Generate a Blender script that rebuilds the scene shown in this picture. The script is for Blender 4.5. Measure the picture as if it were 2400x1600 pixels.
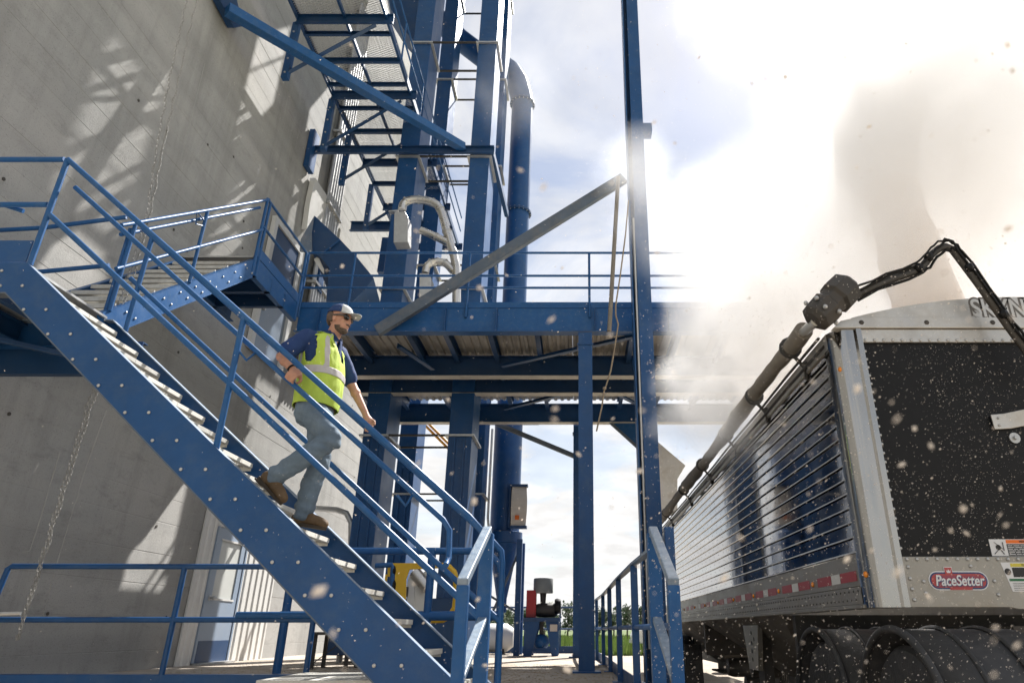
import bpy, bmesh, math, random
from mathutils import Vector, Matrix, noise as mnoise
import numpy as np
random.seed(7)
R = math.radians
for o in list(bpy.data.objects): bpy.data.objects.remove(o)
sc = bpy.context.scene
COL = sc.collection

# ------------------------------------------------------------------ camera
F_PX, CX, CY, HCAM = 1584.0, 1355.0, 800.0, 0.53
PITCH = math.atan(675.0 / F_PX)
cd = bpy.data.cameras.new('camera'); cam = bpy.data.objects.new('camera', cd); COL.objects.link(cam)
cam.location = (0, 0, HCAM); cam.rotation_euler = (math.pi / 2 + PITCH, 0, 0)
cd.sensor_width = 36; cd.lens = F_PX / 2400 * 36; cd.shift_x = -155 / 2400
cd.clip_start = 0.05; cd.clip_end = 4000
cd.dof.use_dof = True; cd.dof.focus_distance = 6.0; cd.dof.aperture_fstop = 3.5
sc.camera = cam

# ------------------------------------------------------------------ world, sun, exposure
SUN = Vector((0.300, 0.561, 0.774)).normalized()
ELEV = math.asin(SUN.z); AZ = math.atan2(SUN.x, SUN.y)
w = bpy.data.worlds.new('World'); sc.world = w; w.use_nodes = True
nt = w.node_tree; nt.nodes.clear()
def N(nt, t, **k):
    n = nt.nodes.new(t)
    for a, b in k.items(): setattr(n, a, b)
    return n
sky = N(nt, 'ShaderNodeTexSky', sky_type='NISHITA', sun_disc=False)
sky.sun_elevation = ELEV; sky.sun_rotation = AZ; sky.air_density = 1.0; sky.dust_density = 0.6
bg1 = N(nt, 'ShaderNodeBackground'); bg1.inputs[1].default_value = 0.066
bg2 = N(nt, 'ShaderNodeBackground'); bg2.inputs[0].default_value = (1, .99, .98, 1); bg2.inputs[1].default_value = 0.62
tc = N(nt, 'ShaderNodeTexCoord'); sep = N(nt, 'ShaderNodeSeparateXYZ')
nt.links.new(tc.outputs['Generated'], sep.inputs[0])
zz = N(nt, 'ShaderNodeMath', operation='ADD'); zz.inputs[1].default_value = 0.18; nt.links.new(sep.outputs[2], zz.inputs[0])
zc = N(nt, 'ShaderNodeMath', operation='MAXIMUM'); zc.inputs[1].default_value = 0.12; nt.links.new(zz.outputs[0], zc.inputs[0])
comb = N(nt, 'ShaderNodeCombineXYZ')
for i in (0, 1):
    d = N(nt, 'ShaderNodeMath', operation='DIVIDE'); nt.links.new(sep.outputs[i], d.inputs[0]); nt.links.new(zc.outputs[0], d.inputs[1])
    nt.links.new(d.outputs[0], comb.inputs[i])
n1 = N(nt, 'ShaderNodeTexNoise'); n1.inputs['Scale'].default_value = 2.3; n1.inputs['Detail'].default_value = 7; n1.inputs['Roughness'].default_value = .58; n1.inputs['Distortion'].default_value = .5
nt.links.new(comb.outputs[0], n1.inputs['Vector'])
cr = N(nt, 'ShaderNodeValToRGB'); cr.color_ramp.elements[0].position = .42; cr.color_ramp.elements[1].position = .66
cr.color_ramp.elements[0].color = (.24,) * 3 + (1,)
nt.links.new(n1.outputs['Fac'], cr.inputs[0])
# thicker cloud deck low in the sky
hz = N(nt, 'ShaderNodeMapRange'); hz.inputs[1].default_value = 0.02; hz.inputs[2].default_value = 0.50; hz.inputs[3].default_value = 0.55; hz.inputs[4].default_value = 0.0
nt.links.new(sep.outputs[2], hz.inputs[0])
mx = N(nt, 'ShaderNodeMath', operation='ADD', use_clamp=True); nt.links.new(cr.outputs[0], mx.inputs[0]); nt.links.new(hz.outputs[0], mx.inputs[1])
mix = N(nt, 'ShaderNodeMixShader'); nt.links.new(mx.outputs[0], mix.inputs[0])
nt.links.new(sky.outputs[0], bg1.inputs[0]); nt.links.new(bg1.outputs[0], mix.inputs[1]); nt.links.new(bg2.outputs[0], mix.inputs[2])
# cloud brightness varies: grey bellies in thick parts
n2 = N(nt, 'ShaderNodeTexNoise'); n2.inputs['Scale'].default_value = 5; n2.inputs['Detail'].default_value = 5
nt.links.new(comb.outputs[0], n2.inputs['Vector'])
cr2 = N(nt, 'ShaderNodeMapRange'); cr2.inputs[1].default_value = .35; cr2.inputs[2].default_value = .65; cr2.inputs[3].default_value = .43; cr2.inputs[4].default_value = .53
nt.links.new(n2.outputs['Fac'], cr2.inputs[0]); nt.links.new(cr2.outputs[0], bg2.inputs[1])
out = N(nt, 'ShaderNodeOutputWorld'); nt.links.new(mix.outputs[0], out.inputs[0])

sd = bpy.data.lights.new('sun', 'SUN'); sd.energy = 5.0; sd.angle = R(.55); sd.color = (1, .965, .92)
so = bpy.data.objects.new('sun', sd); COL.objects.link(so); so.location = SUN * 60
so.rotation_euler = SUN.to_track_quat('Z', 'Y').to_euler()
vs = sc.view_settings; vs.view_transform = 'Standard'; vs.look = 'None'; vs.gamma = 1; vs.exposure = 1.08; vs.use_curve_mapping = False
cy = sc.cycles
cy.use_denoising = True
cy.max_bounces = 12; cy.diffuse_bounces = 3; cy.glossy_bounces = 3; cy.transmission_bounces = 3; cy.volume_bounces = 10; cy.transparent_max_bounces = 8
cy.caustics_reflective = False; cy.caustics_refractive = False
cy.sample_clamp_indirect = 6
cy.volume_step_rate = 2.0; cy.volume_max_steps = 128

# ------------------------------------------------------------------ measuring helper: photo point + one known coordinate -> place
_c, _s = math.cos(PITCH), math.sin(PITCH)
def at(px, py, X=None, Y=None, Z=None):
    u = (px - CX) / F_PX; v = (CY - py) / F_PX
    d = Vector((u, _c - v * _s, _s + v * _c))
    t = X / d.x if X is not None else Y / d.y if Y is not None else (Z - HCAM) / d.z
    return Vector((0, 0, HCAM)) + d * t

# ------------------------------------------------------------------ mesh builder
class MB:
    def __init__(s): s.v = []; s.f = []
    def add(s, vs, fs):
        b = len(s.v); s.v += [tuple(p) for p in vs]; s.f += [tuple(i + b for i in q) for q in fs]; return s
    def box(s, x0, x1, y0, y1, z0, z1):
        return s.add([(x0,y0,z0),(x1,y0,z0),(x1,y1,z0),(x0,y1,z0),(x0,y0,z1),(x1,y0,z1),(x1,y1,z1),(x0,y1,z1)],
                     [(0,3,2,1),(4,5,6,7),(0,1,5,4),(1,2,6,5),(2,3,7,6),(3,0,4,7)])
    def frame(s, p0, p1, up):
        a = Vector(p0); b = Vector(p1); d = (b - a).normalized(); up = Vector(up)
        if abs(d.dot(up.normalized())) > .999: up = Vector((0, 1, 0)) if abs(d.y) < .9 else Vector((1, 0, 0))
        sd = d.cross(up).normalized(); u = sd.cross(d).normalized()
        return a, b, sd, u
    def prof(s, p0, p1, poly, up=(0, 0, 1)):
        a, b, sd, u = s.frame(p0, p1, up); n = len(poly)
        vs = [a + sd * x + u * y for x, y in poly] + [b + sd * x + u * y for x, y in poly]
        fs = [(i, (i + 1) % n, n + (i + 1) % n, n + i) for i in range(n)] + [tuple(range(n - 1, -1, -1)), tuple(range(n, 2 * n))]
        return s.add(vs, fs)
    def bar(s, p0, p1, w, h, up=(0, 0, 1)):
        w /= 2; h /= 2
        return s.prof(p0, p1, [(-w,-h),(w,-h),(w,h),(-w,h)], up)
    def ibeam(s, p0, p1, d, w, up=(0,0,1), tf=.016, tw=.012):
        d /= 2; w /= 2; t = tw / 2
        return s.prof(p0, p1, [(-w,-d),(w,-d),(w,-d+tf),(t,-d+tf),(t,d-tf),(w,d-tf),(w,d),(-w,d),(-w,d-tf),(-t,d-tf),(-t,-d+tf),(-w,-d+tf)], up)
    def chan(s, p0, p1, d, w, side=1, up=(0,0,1), t=.012):
        d /= 2; q = side
        P = [(0,-d),(q*w,-d),(q*w,-d+t),(q*t,-d+t),(q*t,d-t),(q*w,d-t),(q*w,d),(0,d)]
        if q < 0: P = P[::-1]
        return s.prof(p0, p1, P, up)
    def angle(s, p0, p1, a, t=.01, q=1, up=(0,0,1)):
        P = [(0,0),(q*a,0),(q*a,t),(q*t,t),(q*t,a),(0,a)]
        if q < 0: P = P[::-1]
        return s.prof(p0, p1, P, up)
    def tube(s, p0, p1, r, n=12, r2=None):
        a, b, sd, u = s.frame(p0, p1, (0, 0, 1)); r2 = r if r2 is None else r2
        vs = [a + (sd * math.cos(t) + u * math.sin(t)) * r for t in [2*math.pi*i/n for i in range(n)]]
        vs += [b + (sd * math.cos(t) + u * math.sin(t)) * r2 for t in [2*math.pi*i/n for i in range(n)]]
        return s.add(vs, [(i, (i+1)%n, n+(i+1)%n, n+i) for i in range(n)] + [tuple(range(n-1,-1,-1)), tuple(range(n, 2*n))])
    def pipe(s, pts, r, n=10, rs=None):
        pts = [Vector(p) for p in pts]; m = len(pts); ref = None; vs = []
        for i, p in enumerate(pts):
            d = (pts[min(i+1, m-1)] - pts[max(i-1, 0)]).normalized()
            if ref is None:
                ref = Vector((0,0,1)) if abs(d.z) < .9 else Vector((0,1,0))
            sd = d.cross(ref)
            if sd.length < 1e-4: sd = d.orthogonal()
            sd.normalize(); u = sd.cross(d).normalized(); ref = u
            rr = rs[i] if rs else r
            vs += [p + (sd * math.cos(t) + u * math.sin(t)) * rr for t in [2*math.pi*k/n for k in range(n)]]
        fs = [(i*n+k, i*n+(k+1)%n, (i+1)*n+(k+1)%n, (i+1)*n+k) for i in range(m-1) for k in range(n)]
        fs += [tuple(range(n-1,-1,-1)), tuple(range((m-1)*n, m*n))]
        return s.add(vs, fs)
    def lathe(s, c, prof, n=20, axis='Z'):
        c = Vector(c); vs = []
        for r, h in prof:
            for k in range(n):
                t = 2*math.pi*k/n; a, b = r*math.cos(t), r*math.sin(t)
                vs.append(c + (Vector((a,b,h)) if axis == 'Z' else Vector((h,a,b)) if axis == 'X' else Vector((a,h,b))))
        m = len(prof)
        fs = [(i*n+k, i*n+(k+1)%n, (i+1)*n+(k+1)%n, (i+1)*n+k) for i in range(m-1) for k in range(n)]
        if prof[0][0] > 1e-6: fs.append(tuple(range(n-1,-1,-1)))
        if prof[-1][0] > 1e-6: fs.append(tuple(range((m-1)*n, m*n)))
        return s.add(vs, fs)
    def ball(s, c, r, n=12, m=8, M=None):
        c = Vector(c); rx, ry, rz = r if hasattr(r, '__len__') else (r, r, r); vs = []
        for i in range(m + 1):
            th = math.pi * i / m
            for k in range(n):
                ph = 2*math.pi*k/n
                p = Vector((rx*math.sin(th)*math.cos(ph), ry*math.sin(th)*math.sin(ph), rz*math.cos(th)))
                vs.append(c + (M @ p if M else p))
        return s.add(vs, [(i*n+k, (i+1)*n+k, (i+1)*n+(k+1)%n, i*n+(k+1)%n) for i in range(m) for k in range(n)])
    def loft(s, rings, cap=True):
        n = len(rings[0]); vs = [p for r in rings for p in r]; m = len(rings)
        fs = [(i*n+k, i*n+(k+1)%n, (i+1)*n+(k+1)%n, (i+1)*n+k) for i in range(m-1) for k in range(n)]
        if cap: fs += [tuple(range(n-1,-1,-1)), tuple(range((m-1)*n, m*n))]
        return s.add(vs, fs)
    def slab(s, pts, off):
        off = Vector(off); n = len(pts); P = [Vector(p) for p in pts]
        return s.add(P + [p + off for p in P], [tuple(range(n-1,-1,-1)), tuple(range(n, 2*n))] + [(i,(i+1)%n,n+(i+1)%n,n+i) for i in range(n)])
    def mesh(s, name, mat, smooth=0):
        me = bpy.data.meshes.new(name); me.from_pydata(s.v, [], s.f)
        bm = bmesh.new(); bm.from_mesh(me); (bmesh.ops.remove_doubles(bm, verts=bm.verts, dist=2e-5) if smooth else None); bmesh.ops.recalc_face_normals(bm, faces=bm.faces)
        bm.to_mesh(me); bm.free()
        if mat: me.materials.append(mat)
        if smooth:
            me.polygons.foreach_set('use_smooth', [True] * len(me.polygons)); me.set_sharp_from_angle(angle=R(smooth))
        me.update(); return me
    def build(s, name, mat, parent=None, smooth=0, bevel=0, **k):
        return link(name, s.mesh(name, mat, smooth), parent, bevel=bevel, **k)

def link(name, me, parent=None, loc=None, bevel=0, rot=None, **k):
    o = bpy.data.objects.new(name, me); COL.objects.link(o)
    if parent is not None:
        o.parent = parent
        if parent.type == 'EMPTY': o.matrix_parent_inverse = Matrix.Translation(-Vector(parent.location))
    if loc is not None: o.location = loc
    if rot is not None: o.rotation_euler = rot
    if bevel:
        b = o.modifiers.new('bevel', 'BEVEL'); b.width = bevel; b.segments = 2; b.limit_method = 'ANGLE'; b.angle_limit = R(40)
    for a, v in k.items(): o[a] = v
    return o
def thing(name, label, cat, loc=(0,0,0), group=None):
    e = bpy.data.objects.new(name, None); COL.objects.link(e); e.location = loc; e.empty_display_size = .2
    e['label'] = label; e['category'] = cat
    if group: e['group'] = group
    return e
def tag(o, label, cat, group=None):
    o['label'] = label; o['category'] = cat
    if group: o['group'] = group
    return o
def copy_tree(o, parent=None):
    c = o.copy(); COL.objects.link(c)
    if parent is not None: c.parent = parent
    for ch in list(o.children): copy_tree(ch, c)
    return c

# ------------------------------------------------------------------ materials
def mat(name, col, rough=.5, metal=0, var=.0, vscale=3, bump=0, bscale=40, spec=.5, streak=0, dirt=None, dscale=1.5, damt=.5, coat=0, sss=0, rvar=0, stretch=None, trans=0):
    m = bpy.data.materials.new(name); m.use_nodes = True; t = m.node_tree; b = t.nodes['Principled BSDF']; L = t.links.new
    b.inputs['Base Color'].default_value = (*col, 1); b.inputs['Roughness'].default_value = rough; b.inputs['Metallic'].default_value = metal
    b.inputs['Specular IOR Level'].default_value = spec
    if coat: b.inputs['Coat Weight'].default_value = coat; b.inputs['Coat Roughness'].default_value = .15
    if sss:
        b.inputs['Subsurface Weight'].default_value = sss; b.inputs['Subsurface Radius'].default_value = (.02, .008, .004); b.inputs['Subsurface Scale'].default_value = .5
    co = N(t, 'ShaderNodeTexCoord'); vec = co.outputs['Object']
    if stretch:
        mp = N(t, 'ShaderNodeMapping'); mp.inputs['Scale'].default_value = stretch; L(vec, mp.inputs[0]); vec = mp.outputs[0]
    last = None
    if var:
        n = N(t, 'ShaderNodeTexNoise'); n.inputs['Scale'].default_value = vscale; n.inputs['Detail'].default_value = 8; n.inputs['Roughness'].default_value = .62; L(vec, n.inputs['Vector'])
        mr = N(t, 'ShaderNodeMapRange'); mr.inputs[1].default_value = .25; mr.inputs[2].default_value = .75; mr.inputs[3].default_value = 1 - var; mr.inputs[4].default_value = 1 + var; L(n.outputs['Fac'], mr.inputs[0])
        mm = N(t, 'ShaderNodeMix', data_type='RGBA', blend_type='MULTIPLY'); mm.inputs[0].default_value = 1; mm.inputs[6].default_value = (*col, 1); L(mr.outputs[0], mm.inputs[7]); last = mm.outputs[2]
        if rvar:
            r2 = N(t, 'ShaderNodeMapRange'); r2.inputs[1].default_value = .3; r2.inputs[2].default_value = .7; r2.inputs[3].default_value = max(.02, rough - rvar); r2.inputs[4].default_value = rough + rvar; L(n.outputs['Fac'], r2.inputs[0]); L(r2.outputs[0], b.inputs['Roughness'])
    if dirt:
        n = N(t, 'ShaderNodeTexNoise'); n.inputs['Scale'].default_value = dscale; n.inputs['Detail'].default_value = 9; n.inputs['Roughness'].default_value = .7
        mp = N(t, 'ShaderNodeMapping'); mp.inputs['Location'].default_value = (3.1, 7.7, 1.3); mp.inputs['Scale'].default_value = (1, 1, streak if streak else 1)
        L(co.outputs['Object'], mp.inputs[0]); L(mp.outputs[0], n.inputs['Vector'])
        mr = N(t, 'ShaderNodeMapRange'); mr.inputs[1].default_value = .48; mr.inputs[2].default_value = .72; mr.inputs[3].default_value = 0; mr.inputs[4].default_value = damt; L(n.outputs['Fac'], mr.inputs[0])
        mm = N(t, 'ShaderNodeMix', data_type='RGBA'); L(mr.outputs[0], mm.inputs[0])
        if last: L(last, mm.inputs[6])
        else: mm.inputs[6].default_value = (*col, 1)
        mm.inputs[7].default_value = (*dirt, 1); last = mm.outputs[2]
    if last: L(last, b.inputs['Base Color'])
    if bump:
        n = N(t, 'ShaderNodeTexNoise'); n.inputs['Scale'].default_value = bscale; n.inputs['Detail'].default_value = 6; L(vec, n.inputs['Vector'])
        bp = N(t, 'ShaderNodeBump'); bp.inputs['Strength'].default_value = bump; bp.inputs['Distance'].default_value = .02; L(n.outputs['Fac'], bp.inputs['Height']); L(bp.outputs[0], b.inputs['Normal'])
    if trans:
        tr = N(t, 'ShaderNodeBsdfTranslucent'); tr.inputs[0].default_value = (*col, 1); ms = N(t, 'ShaderNodeMixShader'); ms.inputs[0].default_value = trans
        o = t.nodes['Material Output']; L(b.outputs[0], ms.inputs[1]); L(tr.outputs[0], ms.inputs[2]); L(ms.outputs[0], o.inputs[0])
    return m
M = {}
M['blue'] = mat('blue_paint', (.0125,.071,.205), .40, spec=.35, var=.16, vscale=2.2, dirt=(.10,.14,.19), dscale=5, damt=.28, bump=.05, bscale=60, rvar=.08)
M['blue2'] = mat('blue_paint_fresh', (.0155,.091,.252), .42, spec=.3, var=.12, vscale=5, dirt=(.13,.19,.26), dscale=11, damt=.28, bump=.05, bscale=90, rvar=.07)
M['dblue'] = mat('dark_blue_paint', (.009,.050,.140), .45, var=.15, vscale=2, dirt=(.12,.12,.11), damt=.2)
M['galv'] = mat('galvanised_steel', (.50,.50,.49), .42, .65, var=.14, vscale=9, bump=.05, bscale=30, rvar=.08)
M['tread'] = mat('galvanised_tread', (.60,.59,.55), .50, .25, var=.14, vscale=12, dirt=(.42,.36,.27), dscale=7, damt=.5, bump=.1)
M['steel'] = mat('stainless_duct', (.60,.575,.53), .30, .95, var=.10, vscale=6, rvar=.1, bump=.06, bscale=9)
M['polish'] = mat('polished_aluminium', (.31,.31,.315), .06, 1.0, var=.08, vscale=3, bump=.05, bscale=2.5, rvar=.03, dirt=(.20,.18,.15), dscale=5, damt=.25)
M['alu'] = mat('brushed_aluminium', (.55,.53,.49), .40, .75, var=.14, vscale=5, dirt=(.35,.29,.21), dscale=4, damt=.5, bump=.05, rvar=.1)
M['chrome'] = mat('bright_trim', (.36,.355,.34), .14, 1.0, var=.06, vscale=4, bump=.02, bscale=4, rvar=.06, dirt=(.4,.36,.3), dscale=7, damt=.25)
M['black'] = mat('black_liner', (.007,.007,.0075), .5, spec=.25, var=.3, vscale=14)
M['rubber'] = mat('black_rubber', (.036,.036,.037), .6, var=.35, vscale=7, bump=.15, bscale=50, dirt=(.12,.11,.10), dscale=4, damt=.35)
M['dsteel'] = mat('dark_steel', (.045,.042,.038), .6, var=.3, vscale=5, dirt=(.10,.07,.045), damt=.5)
M['white'] = mat('white_sheet', (.70,.69,.66), .45, var=.06, vscale=4, dirt=(.4,.36,.3), damt=.25, streak=.15)
M['offw'] = mat('offwhite_plastic', (.72,.70,.64), .5, var=.06)
M['yellow'] = mat('yellow_paint', (.72,.43,.015), .42, var=.08)
M['red'] = mat('red_paint', (.40,.014,.014), .42, var=.10)
M['retro_red'] = mat('red_reflector', (.30,.02,.03), .4, var=.10)
M['retro_white'] = mat('white_reflector', (.62,.62,.60), .4, var=.1)
M['amber'] = mat('amber_lens', (.85,.26,.01), .22, coat=.6)
M['vest'] = mat('hi_vis_mesh', (.46,.60,.075), .75, var=.10, vscale=7, bump=.35, bscale=9)
M['reflect'] = mat('reflective_tape', (.47,.44,.43), .45, var=.08, vscale=30)
M['navy'] = mat('navy_knit', (.013,.040,.135), .85, var=.16, vscale=9, bump=.4, bscale=11)
M['jean'] = mat('washed_denim', (.14,.19,.24), .9, var=.26, vscale=7, bump=.55, bscale=13, dirt=(.24,.30,.345), dscale=5, damt=.55)
M['boot'] = mat('tan_leather', (.135,.082,.038), .7, var=.3, vscale=14, bump=.3, bscale=40)
M['sole'] = mat('boot_sole', (.06,.045,.03), .85)
M['skin'] = mat('skin', (.50,.26,.175), .5, var=.13, vscale=16, sss=.12, bump=.05, bscale=120)
M['beard'] = mat('grey_stubble', (.125,.088,.068), .9, var=.45, vscale=70, bump=.6, bscale=150)
M['capb'] = mat('cap_blue', (.018,.048,.15), .85, bump=.2, bscale=200)
M['capw'] = mat('cap_grey', (.55,.57,.57), .85, bump=.2, bscale=200)
M['glass_dk'] = mat('dark_lens', (.008,.008,.010), .12, coat=.5)
M['rope'] = mat('hemp_rope', (.30,.24,.17), .9, var=.2, vscale=30)
M['chainm'] = mat('zinc_chain', (.24,.235,.22), .7, .0, var=.2, vscale=30)
M['tarp'] = mat('dusty_tarp', (.22,.195,.16), .75, var=.22, vscale=6, bump=.4, bscale=12, dirt=(.25,.21,.16), damt=.5)
M['pole'] = mat('weathered_pole', (.16,.12,.09), .9)
M['silencer'] = mat('grey_silencer', (.22,.23,.22), .55, var=.12)
M['pinkish'] = mat('cream_panel', (.64,.56,.47), .5, var=.05)
M['orange'] = mat('orange_print', (.80,.16,.01), .5)
M['print_k'] = mat('black_print', (.02,.02,.02), .6)
M['print_r'] = mat('red_print', (.42,.06,.06), .5)
M['print_n'] = mat('navy_print', (.03,.05,.15), .5)
M['print_w'] = mat('white_print', (.70,.70,.70), .5)
M['print_g'] = mat('green_print', (.01,.13,.05), .5)
M['print_y'] = mat('yellow_print', (.60,.50,.05), .5)
M['etched'] = mat('etched_print', (.14,.13,.12), .6)
M['frost'] = mat('frosted_glass', (.55,.56,.53), .25, var=.05)
M['doorp'] = mat('slate_blue_door', (.27,.335,.43), .4, var=.06, dirt=(.40,.38,.34), damt=.2)
M['galv2'] = mat('weathered_sheet', (.42,.42,.41), .6, .0, var=.12, vscale=1)
M['worn'] = mat('worn_sunlit_paint', (.23,.29,.36), .38, var=.25, vscale=18, dirt=(.05,.12,.24), dscale=14, damt=.8, spec=.6)  # real wear, plus sun glare and sky reflection put into the colour
M['under'] = mat('grimy_aluminium', (.21,.19,.165), .6, .3, var=.3, vscale=3, dirt=(.10,.08,.06), dscale=2, damt=.7)
M['decks'] = mat('deck_sheet', (.56,.52,.45), .55, .2, var=.15, vscale=4, dirt=(.3,.25,.18), dscale=3, damt=.4)
M['dusty'] = mat('dusty_blue_steel', (.10,.13,.17), .6, var=.2, vscale=3, dirt=(.25,.22,.18), dscale=4, damt=.5)
M['lip'] = mat('bright_lip', (.72,.71,.69), .28, .9, var=.1, vscale=6)
M['alu2'] = mat('dull_aluminium', (.30,.285,.255), .42, .75, var=.16, vscale=5, dirt=(.22,.18,.13), dscale=4, damt=.5, bump=.05, rvar=.1)

def concrete(name, base, warm, stain, bump=.35):
    m = bpy.data.materials.new(name); m.use_nodes = True; t = m.node_tree; b = t.nodes['Principled BSDF']; L = t.links.new
    b.inputs['Roughness'].default_value = .9; b.inputs['Specular IOR Level'].default_value = .25
    co = N(t, 'ShaderNodeTexCoord')
    def noise(scale, det, rough, sc3=(1,1,1), loc=(0,0,0)):
        mp = N(t, 'ShaderNodeMapping'); mp.inputs['Scale'].default_value = sc3; mp.inputs['Location'].default_value = loc; L(co.outputs['Object'], mp.inputs[0])
        n = N(t, 'ShaderNodeTexNoise'); n.inputs['Scale'].default_value = scale; n.inputs['Detail'].default_value = det; n.inputs['Roughness'].default_value = rough; L(mp.outputs[0], n.inputs['Vector']); return n.outputs['Fac']
    def mrange(x, a, b_, c, d):
        n = N(t, 'ShaderNodeMapRange'); n.inputs[1].default_value = a; n.inputs[2].default_value = b_; n.inputs[3].default_value = c; n.inputs[4].default_value = d; L(x, n.inputs[0]); return n.outputs[0]
    def mixc(f, a, b_, bt='MIX'):
        n = N(t, 'ShaderNodeMix', data_type='RGBA', blend_type=bt); L(f, n.inputs[0])
        if isinstance(a, tuple): n.inputs[6].default_value = (*a, 1)
        else: L(a, n.inputs[6])
        if isinstance(b_, tuple): n.inputs[7].default_value = (*b_, 1)
        else: L(b_, n.inputs[7])
        return n.outputs[2]
    c = mixc(mrange(noise(.45, 7, .65), .38, .62, 0, 1), base, warm)
    c = mixc(mrange(noise(2.4, 1, .5, (.02, .06, 1), (3, 3, 8)), .35, .65, 0, .45), c, tuple(x * .70 for x in base))   # lifts differ in tone
    c = mixc(mrange(noise(1.1, 9, .72, (1, 1, .12), (5, 2, 1)), .48, .70, 0, .75), c, stain)     # water runs
    c = mixc(mrange(noise(2.2, 9, .75, (1, 1, 2.4), (1, 9, 4)), .52, .70, 0, .6), c, stain)   # blotches
    c = mixc(mrange(noise(70, 3, .5), .60, .70, 0, .55), c, tuple(x * .45 for x in base))      # pores
    L(c, b.inputs['Base Color'])
    h = N(t, 'ShaderNodeMath', operation='ADD'); L(noise(34, 5, .6), h.inputs[0]); L(noise(140, 3, .6), h.inputs[1])
    bp = N(t, 'ShaderNodeBump'); bp.inputs['Strength'].default_value = bump; bp.inputs['Distance'].default_value = .012; L(h.outputs[0], bp.inputs['Height']); L(bp.outputs[0], b.inputs['Normal'])
    return m
M['conc'] = concrete('cast_concrete', (.385,.383,.368), (.43,.418,.395), (.25,.247,.232))
M['padm'] = concrete('pad_concrete', (.47,.42,.36), (.52,.45,.38), (.30,.235,.16), .5)
M['road'] = concrete('gravel_lane', (.44,.38,.31), (.50,.43,.35), (.33,.27,.20), .9)

# ================================================================== SETTING
def grid_sheet(name, x0, x1, y0, y1, z, m, n=1, kind='structure'):
    me = MB(); 
    me.add([(x0,y0,z),(x1,y0,z),(x1,y1,z),(x0,y1,z)], [(0,1,2,3)])
    o = me.build(name, m); o['kind'] = kind; return o
ROAD = -0.55
M['earth'] = mat('yard_earth', (.40,.345,.27), .95, var=.25, vscale=.35, bump=.5, bscale=14)
M['grassm'] = mat('grass_ground', (.085,.125,.030), .95, var=.4, vscale=.25, dirt=(.20,.19,.08), dscale=.12, damt=.6)
grid_sheet('ground', -1500, 1500, -200, 2500, ROAD - .02, M['grassm'])
grid_sheet('yard', -60, 60, -30, 34, ROAD - .008, M['earth'])
grid_sheet('lane', .7, 9, -20, 33, ROAD - .002, M['road'])
pad = MB().box(-6.35, .62, 6.45, 18.45, ROAD - .5, 0).build('concrete_pad', M['padm'], kind='structure')
MB().box(-1.3, .62, 4.35, 6.448, ROAD - .5, -.003).build('concrete_pad', M['padm'], kind='structure')
# chaff and spilt grain lying over the near half of the pad: uneven low drifts
random.seed(3)
def litter(name, x0, x1, y0, y1, z, n, m, label, cat, zj=.004, smin=.006, smax=.02):
    b = MB()
    for _ in range(n):
        x = random.uniform(x0, x1); y = y0 + (y1 - y0) * random.random() ** 1.6; s = random.uniform(smin, smax); a = random.uniform(0, 6.28)
        dx, dy = math.cos(a) * s, math.sin(a) * s; zz = z + random.uniform(.001, zj)
        b.add([(x-dx, y-dy, zz), (x+dy*.5, y-dx*.5, zz+.004), (x+dx, y+dy, zz), (x-dy*.5, y+dx*.5, zz+.002)], [(0,1,2,3)])
    o = b.build(name, m); o['kind'] = 'stuff'; o['label'] = label; o['category'] = cat; return o
M['chaffd'] = mat('spilt_chaff', (.40,.29,.15), .9, var=.35, vscale=9)
litter('spilt_grain', -5.5, .55, 7.2, 12.5, 0, 5200, M['chaffd'], 'brown spilt grain and chaff strewn over the near part of the concrete pad', 'spilt grain')
# grass field beyond the yard
gm = mat('meadow_grass', (.11,.165,.035), .8, var=.35, vscale=.4, trans=.3)
b = MB()
random.seed(11)
for _ in range(15000):
    y = 34 + 90 * random.random() ** 1.8; x = random.uniform(-.32 * y - 4, .25 * y + 4); h = random.uniform(.18, .55) * (1.5 if random.random() < .1 else 1); a = random.uniform(0, 6.28)
    wd = .05 + y * .0008; dx, dy = math.cos(a) * wd, math.sin(a) * wd; lx, ly = random.uniform(-.15, .15), random.uniform(-.15, .15)
    b.add([(x-dx, y-dy, ROAD-.02), (x+dx, y+dy, ROAD-.02), (x+lx, y+ly, ROAD+h)], [(0,1,2)])
g = b.build('meadow_grass', gm); g['kind'] = 'stuff'; g['label'] = 'tall green grass of the field beyond the yard'; g['category'] = 'grass'
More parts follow.
